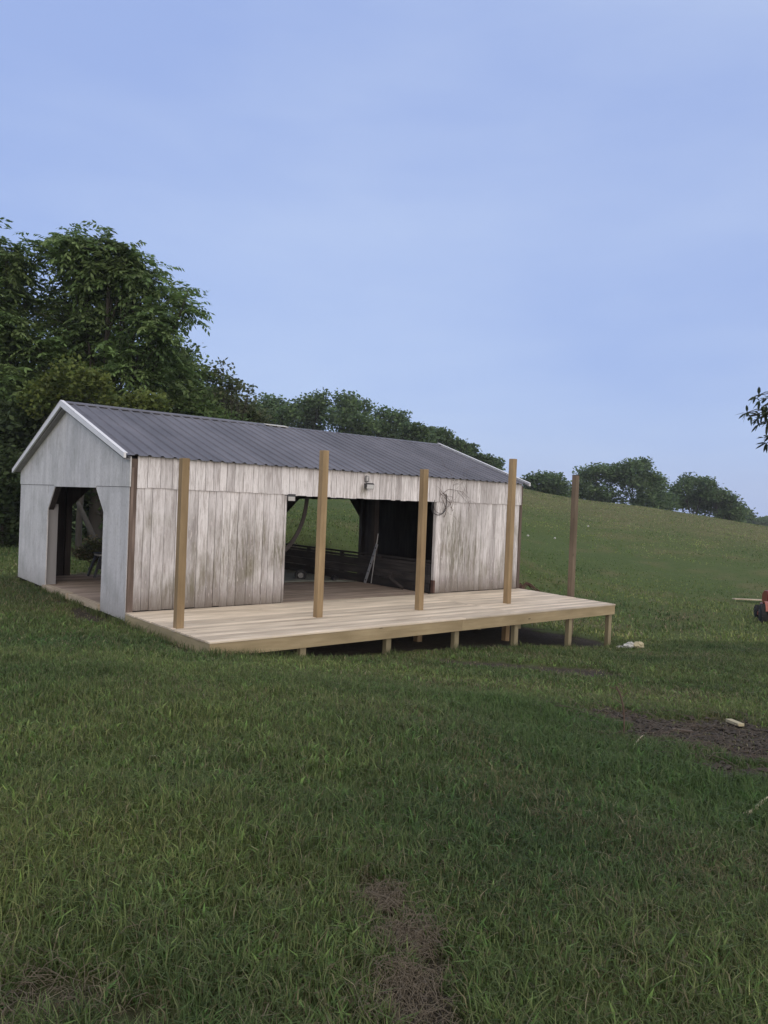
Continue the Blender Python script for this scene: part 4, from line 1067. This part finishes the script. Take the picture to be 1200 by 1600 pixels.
tree('brown_tree', 345, 33, [(330,625,26),(362,640,28),(385,650,20),(330,660,34),(380,672,26),(405,668,18)],
     'brownish green low tree under the thin crowned tree', 'brown', 'leaf', 300, 24, .19, .34, TG, trunk=.10)
# dark brush at the wood's foot
BG = 'bushes behind the barn'
for px, d, lb, lab, tn, n_ in (
    (5, 25.5, [(0,690,55),(30,660,40),(10,740,55),(20,800,45),(-10,840,40)], 'dark tangled bush left of the barn gable under the tree cut off by the edge', 'dark', 620),
    (-70, 26, [(-70,700,70),(-80,780,70),(-60,640,60)], 'dark bush at the left edge beyond the tangled one', 'dark', 300),
    (75, 27, [(70,700,60),(60,640,50),(90,760,50),(70,810,45)], 'dark bush behind the left slope of the barn roof', 'dark', 420),
    (150, 28, [(150,690,55),(120,740,50),(170,790,50),(180,700,50),(150,850,28)], 'dark bush seen through the gable doorway behind the leaning log', 'dark', 420),
    (240, 29, [(230,690,50),(280,700,45),(250,760,50)], 'dark bush hidden by the roof with its top over the ridge', 'dark', 300)):
    tree('bush', px, d, lb, lab, tn, 'leaf', n_, 26, .20, .34, BG, 'bush', trunk=.05)
tree('brush_clump', 140, 19, [(128,865,12),(142,862,14),(155,868,14),(150,850,10),(165,860,14)], 'clump of dry tan brush behind the barn in the gable doorway', 'tan', 'leaf', 120, 20, .10, .12, None, 'brush', trunk=.02, dj=.3)
a = at(122, 786, 21.5); b = at(168, 872, 20.5); b[2] = float(ground(b[0], b[1]))
mb = MB(); mb.tube(smooth([b-(0,0,.05), (a+b)/2+(0,0,.06), a], 4), [.10-.005*i for i in range(9)], 9)
o = mb.build('leaning_log', MAT['bark'], smooth=True); tag(o, 'bare trunk leaning diagonally behind the barn, seen through the gable doorway', 'log')
# wood on the crest
FG = 'trees along the crest of the hill'
for px, d, lb, lab in (
    (425, 88, [(425,635,22),(405,650,22),(445,650,22),(425,670,25)], 'leftmost dark tree of the crest row, beside the brownish tree'),
    (475, 92, [(480,640,24),(500,628,20),(465,655,24),(500,660,25),(480,680,25)], 'tallest dark tree of the crest row, above the loose ridge flashing'),
    (540, 90, [(540,636,20),(560,640,20),(530,655,25),(565,665,25),(545,680,22)], 'broad dark tree right of the tallest one on the crest'),
    (605, 93, [(600,655,20),(620,662,18),(590,672,24),(630,680,22),(610,690,20)], 'dark tree in the middle of the sloping crest row'),
    (650, 88, [(645,678,16),(660,690,14),(640,692,16)], 'low dark tree where the crest row dips over the roof'),
    (682, 95, [(675,682,14),(690,684,14),(668,690,12),(700,694,12)], 'small round tree above the right end of the ridge'),
    (722, 98, [(715,700,11),(730,706,11),(722,714,12),(704,702,10)], 'small tree partly behind the right roof slope'),
    (765, 100, [(758,722,9),(772,727,8),(748,720,8),(766,732,9)], 'lowest small tree of the crest row, behind the right end of the roof')):
    tree('hill_tree', px, d, lb, lab, 'far', 'leaf', 260, 22, .42, .62, FG, trunk=.22, dj=2.5)
RG = 'trees beyond the hill on the right'
for px, d, lb, lab, n_ in (
    (850, 112, [(835,752,14),(852,748,13),(868,754,13),(850,766,16),(828,764,12),(878,764,12),(870,772,14),(835,775,12)], 'small dark tree between the barn and the dark brown post', 320),
    (925, 118, [(915,742,20),(935,738,20),(955,745,22),(910,765,24),(940,770,26),(925,785,26),(900,785,20),(955,790,22)], 'dark tree beside the dark brown post on the hill skyline', 420),
    (990, 116, [(985,730,16),(1000,728,13),(970,742,22),(1008,748,22),(1025,758,20),(985,765,28),(1020,780,26),(1045,785,18),(1000,795,24)], 'largest round tree on the right part of the hill skyline', 560),
    (1085, 124, [(1080,755,16),(1070,765,18),(1100,762,18),(1085,785,26),(1060,785,18)], 'dark round tree right of the largest skyline tree', 400),
    (1130, 124, [(1115,772,18),(1132,780,16),(1145,795,14),(1120,800,22),(1145,808,16)], 'paler tree at the right end of the skyline group', 320)):
    tree('skyline_tree', px, d, lb, lab, 'far', 'leaf', n_, 20, .48, .62, RG, trunk=.28, dj=2.5)
for px, d, lb, lab in ((1160, 175, [(1155,800,6),(1165,806,8),(1150,810,10)], 'small pointed distant tree at the foot of the skyline group'),
    (1180, 240, [(1175,818,10),(1190,815,10),(1165,818,9)], 'distant hazy tree left of the picture edge'), (1215, 250, [(1205,813,10),(1225,812,12),(1240,816,10)], 'distant hazy tree cut by the right picture edge'),
    (1300, 250, [(1280,815,12),(1310,815,14),(1340,818,12)], 'distant hazy tree outside the right picture edge')):
    tree('distant_tree', px, d, lb, lab, 'far', 'leaf', 150, 20, .8, .9, 'distant trees past the hill', trunk=.3, dj=3, limbs=False)
# tree standing right of the frame whose branch tips reach in
bx, by = xy(1700, 12); bz = float(ground(bx, by))
root = empty('overhanging_tree', (bx, by, bz), 'leafy branch tips reaching in from the right edge against the sky', 'tree')
fork = np.array((bx, by, bz+3.0))
mb = MB(); mb.tube(smooth([(bx,by,bz-.2),(bx+.05,by,bz+1.4),fork,(bx-.1,by+.1,bz+4.6),(bx,by,bz+6.0)], 4), [.20-.009*i for i in range(17)], 10); mb.build('trunk', MAT['bark'], root, smooth=True)
LV = []; 
def spray(tip, back, n_=9, ln=.15):
    """a twig end with a star of drooping leaves"""
    mb.tube([back, (tip+back)/2+(0,0,.03), tip], [.010, .007, .004], 5)
    ax_ = (tip-back)/np.linalg.norm(tip-back)
    for k in range(n_):
        u = random.uniform(.35, 1.0) if k > 4 else 1.0
        b0 = back+(tip-back)*u
        v = ax_*random.uniform(-.1, .9)+np.array([random.gauss(0, .7), random.gauss(0, .7), random.gauss(-.25, .55)]); v /= np.linalg.norm(v)
        l = ln*random.uniform(.7, 1.2); w = np.cross(v, np.array([random.gauss(0,.4), random.gauss(0,.4), 1])); w /= np.linalg.norm(w)
        c_ = np.array((.034,.050,.026))*random.uniform(.7, 1.4)
        dn = np.array((0,0,-l*.18))
        LV.append((b0, b0+v*l*.35+w*l*.15, b0+v*l*.7+w*l*.13+dn*.5, b0+v*l+dn, b0+v*l*.7-w*l*.13+dn*.5, b0+v*l*.35-w*l*.15, c_))
mb = MB()
for lpx, lpy, tips in ((1330, 600, [(1181,619),(1187,626),(1194,634),(1206,628),(1215,618),(1240,600),(1262,590)]),
                       (1340, 630, [(1166,645),(1173,651),(1182,655),(1190,650),(1198,644),(1186,662),(1199,662),(1210,650),(1224,655),(1240,640),(1258,655)]),
                       (1330, 660, [(1194,684),(1198,692),(1203,680),(1212,690),(1226,684),(1246,676),(1268,690)]),
                       (1420, 560, [(1290,560),(1310,540),(1340,530),(1370,545),(1300,600),(1350,600)]),
                       (1480, 640, [(1290,640),(1320,650),(1350,640),(1380,660),(1400,620),(1440,600)])):
    b_ = at(lpx, lpy, 12+random.uniform(-.3,.3)); mb.tube(smooth([fork, (fork+b_)/2+(0,0,.25), b_], 4), [.05-.004*i for i in range(9)], 6)
    for tx, ty in tips:
        tip = at(tx, ty, 12+random.uniform(-.25,.25)); mid = b_*.35+tip*.65+(0,0,.05)
        mb.tube([b_, mid], [.014, .009], 5); spray(tip, mid if np.linalg.norm(tip-mid) < .35 else tip+(mid-tip)/np.linalg.norm(mid-tip)*.33)
        mb.tube([mid, tip], [.009, .005], 5)
mb.build('limb', MAT['bark'], root)
Vv = np.array([q[:6] for q in LV]).reshape(-1, 3); Cc = np.repeat(np.array([q[6] for q in LV]), 6, 0)
rawmesh('crown', Vv, [np.arange(len(Vv)).reshape(-1, 6)], Cc, MAT['leaf'], root)

# ------------------------------------------------------------------ evening haze
mb = MB(); mb.box((GX[0]-5, GY[0]-5, float(GZ.min())-1.0), (GX[-1]+5, GY[-1]+5, 26.0)); hz = mb.build('haze', None)
hm = bpy.data.materials.new('haze'); hm.use_nodes = True; hn = hm.node_tree; hn.nodes.clear()
ho = N(hn, 'ShaderNodeOutputMaterial'); hv = N(hn, 'ShaderNodeVolumePrincipled'); hv.inputs['Color'].default_value = (.85, .92, 1, 1); hv.inputs['Density'].default_value = .0004
hn.links.new(hv.outputs[0], ho.inputs['Volume']); hz.data.materials.append(hm); tag(hz, kind='stuff')
hz['label'] = 'thin evening haze over the pasture'; hz['category'] = 'haze'
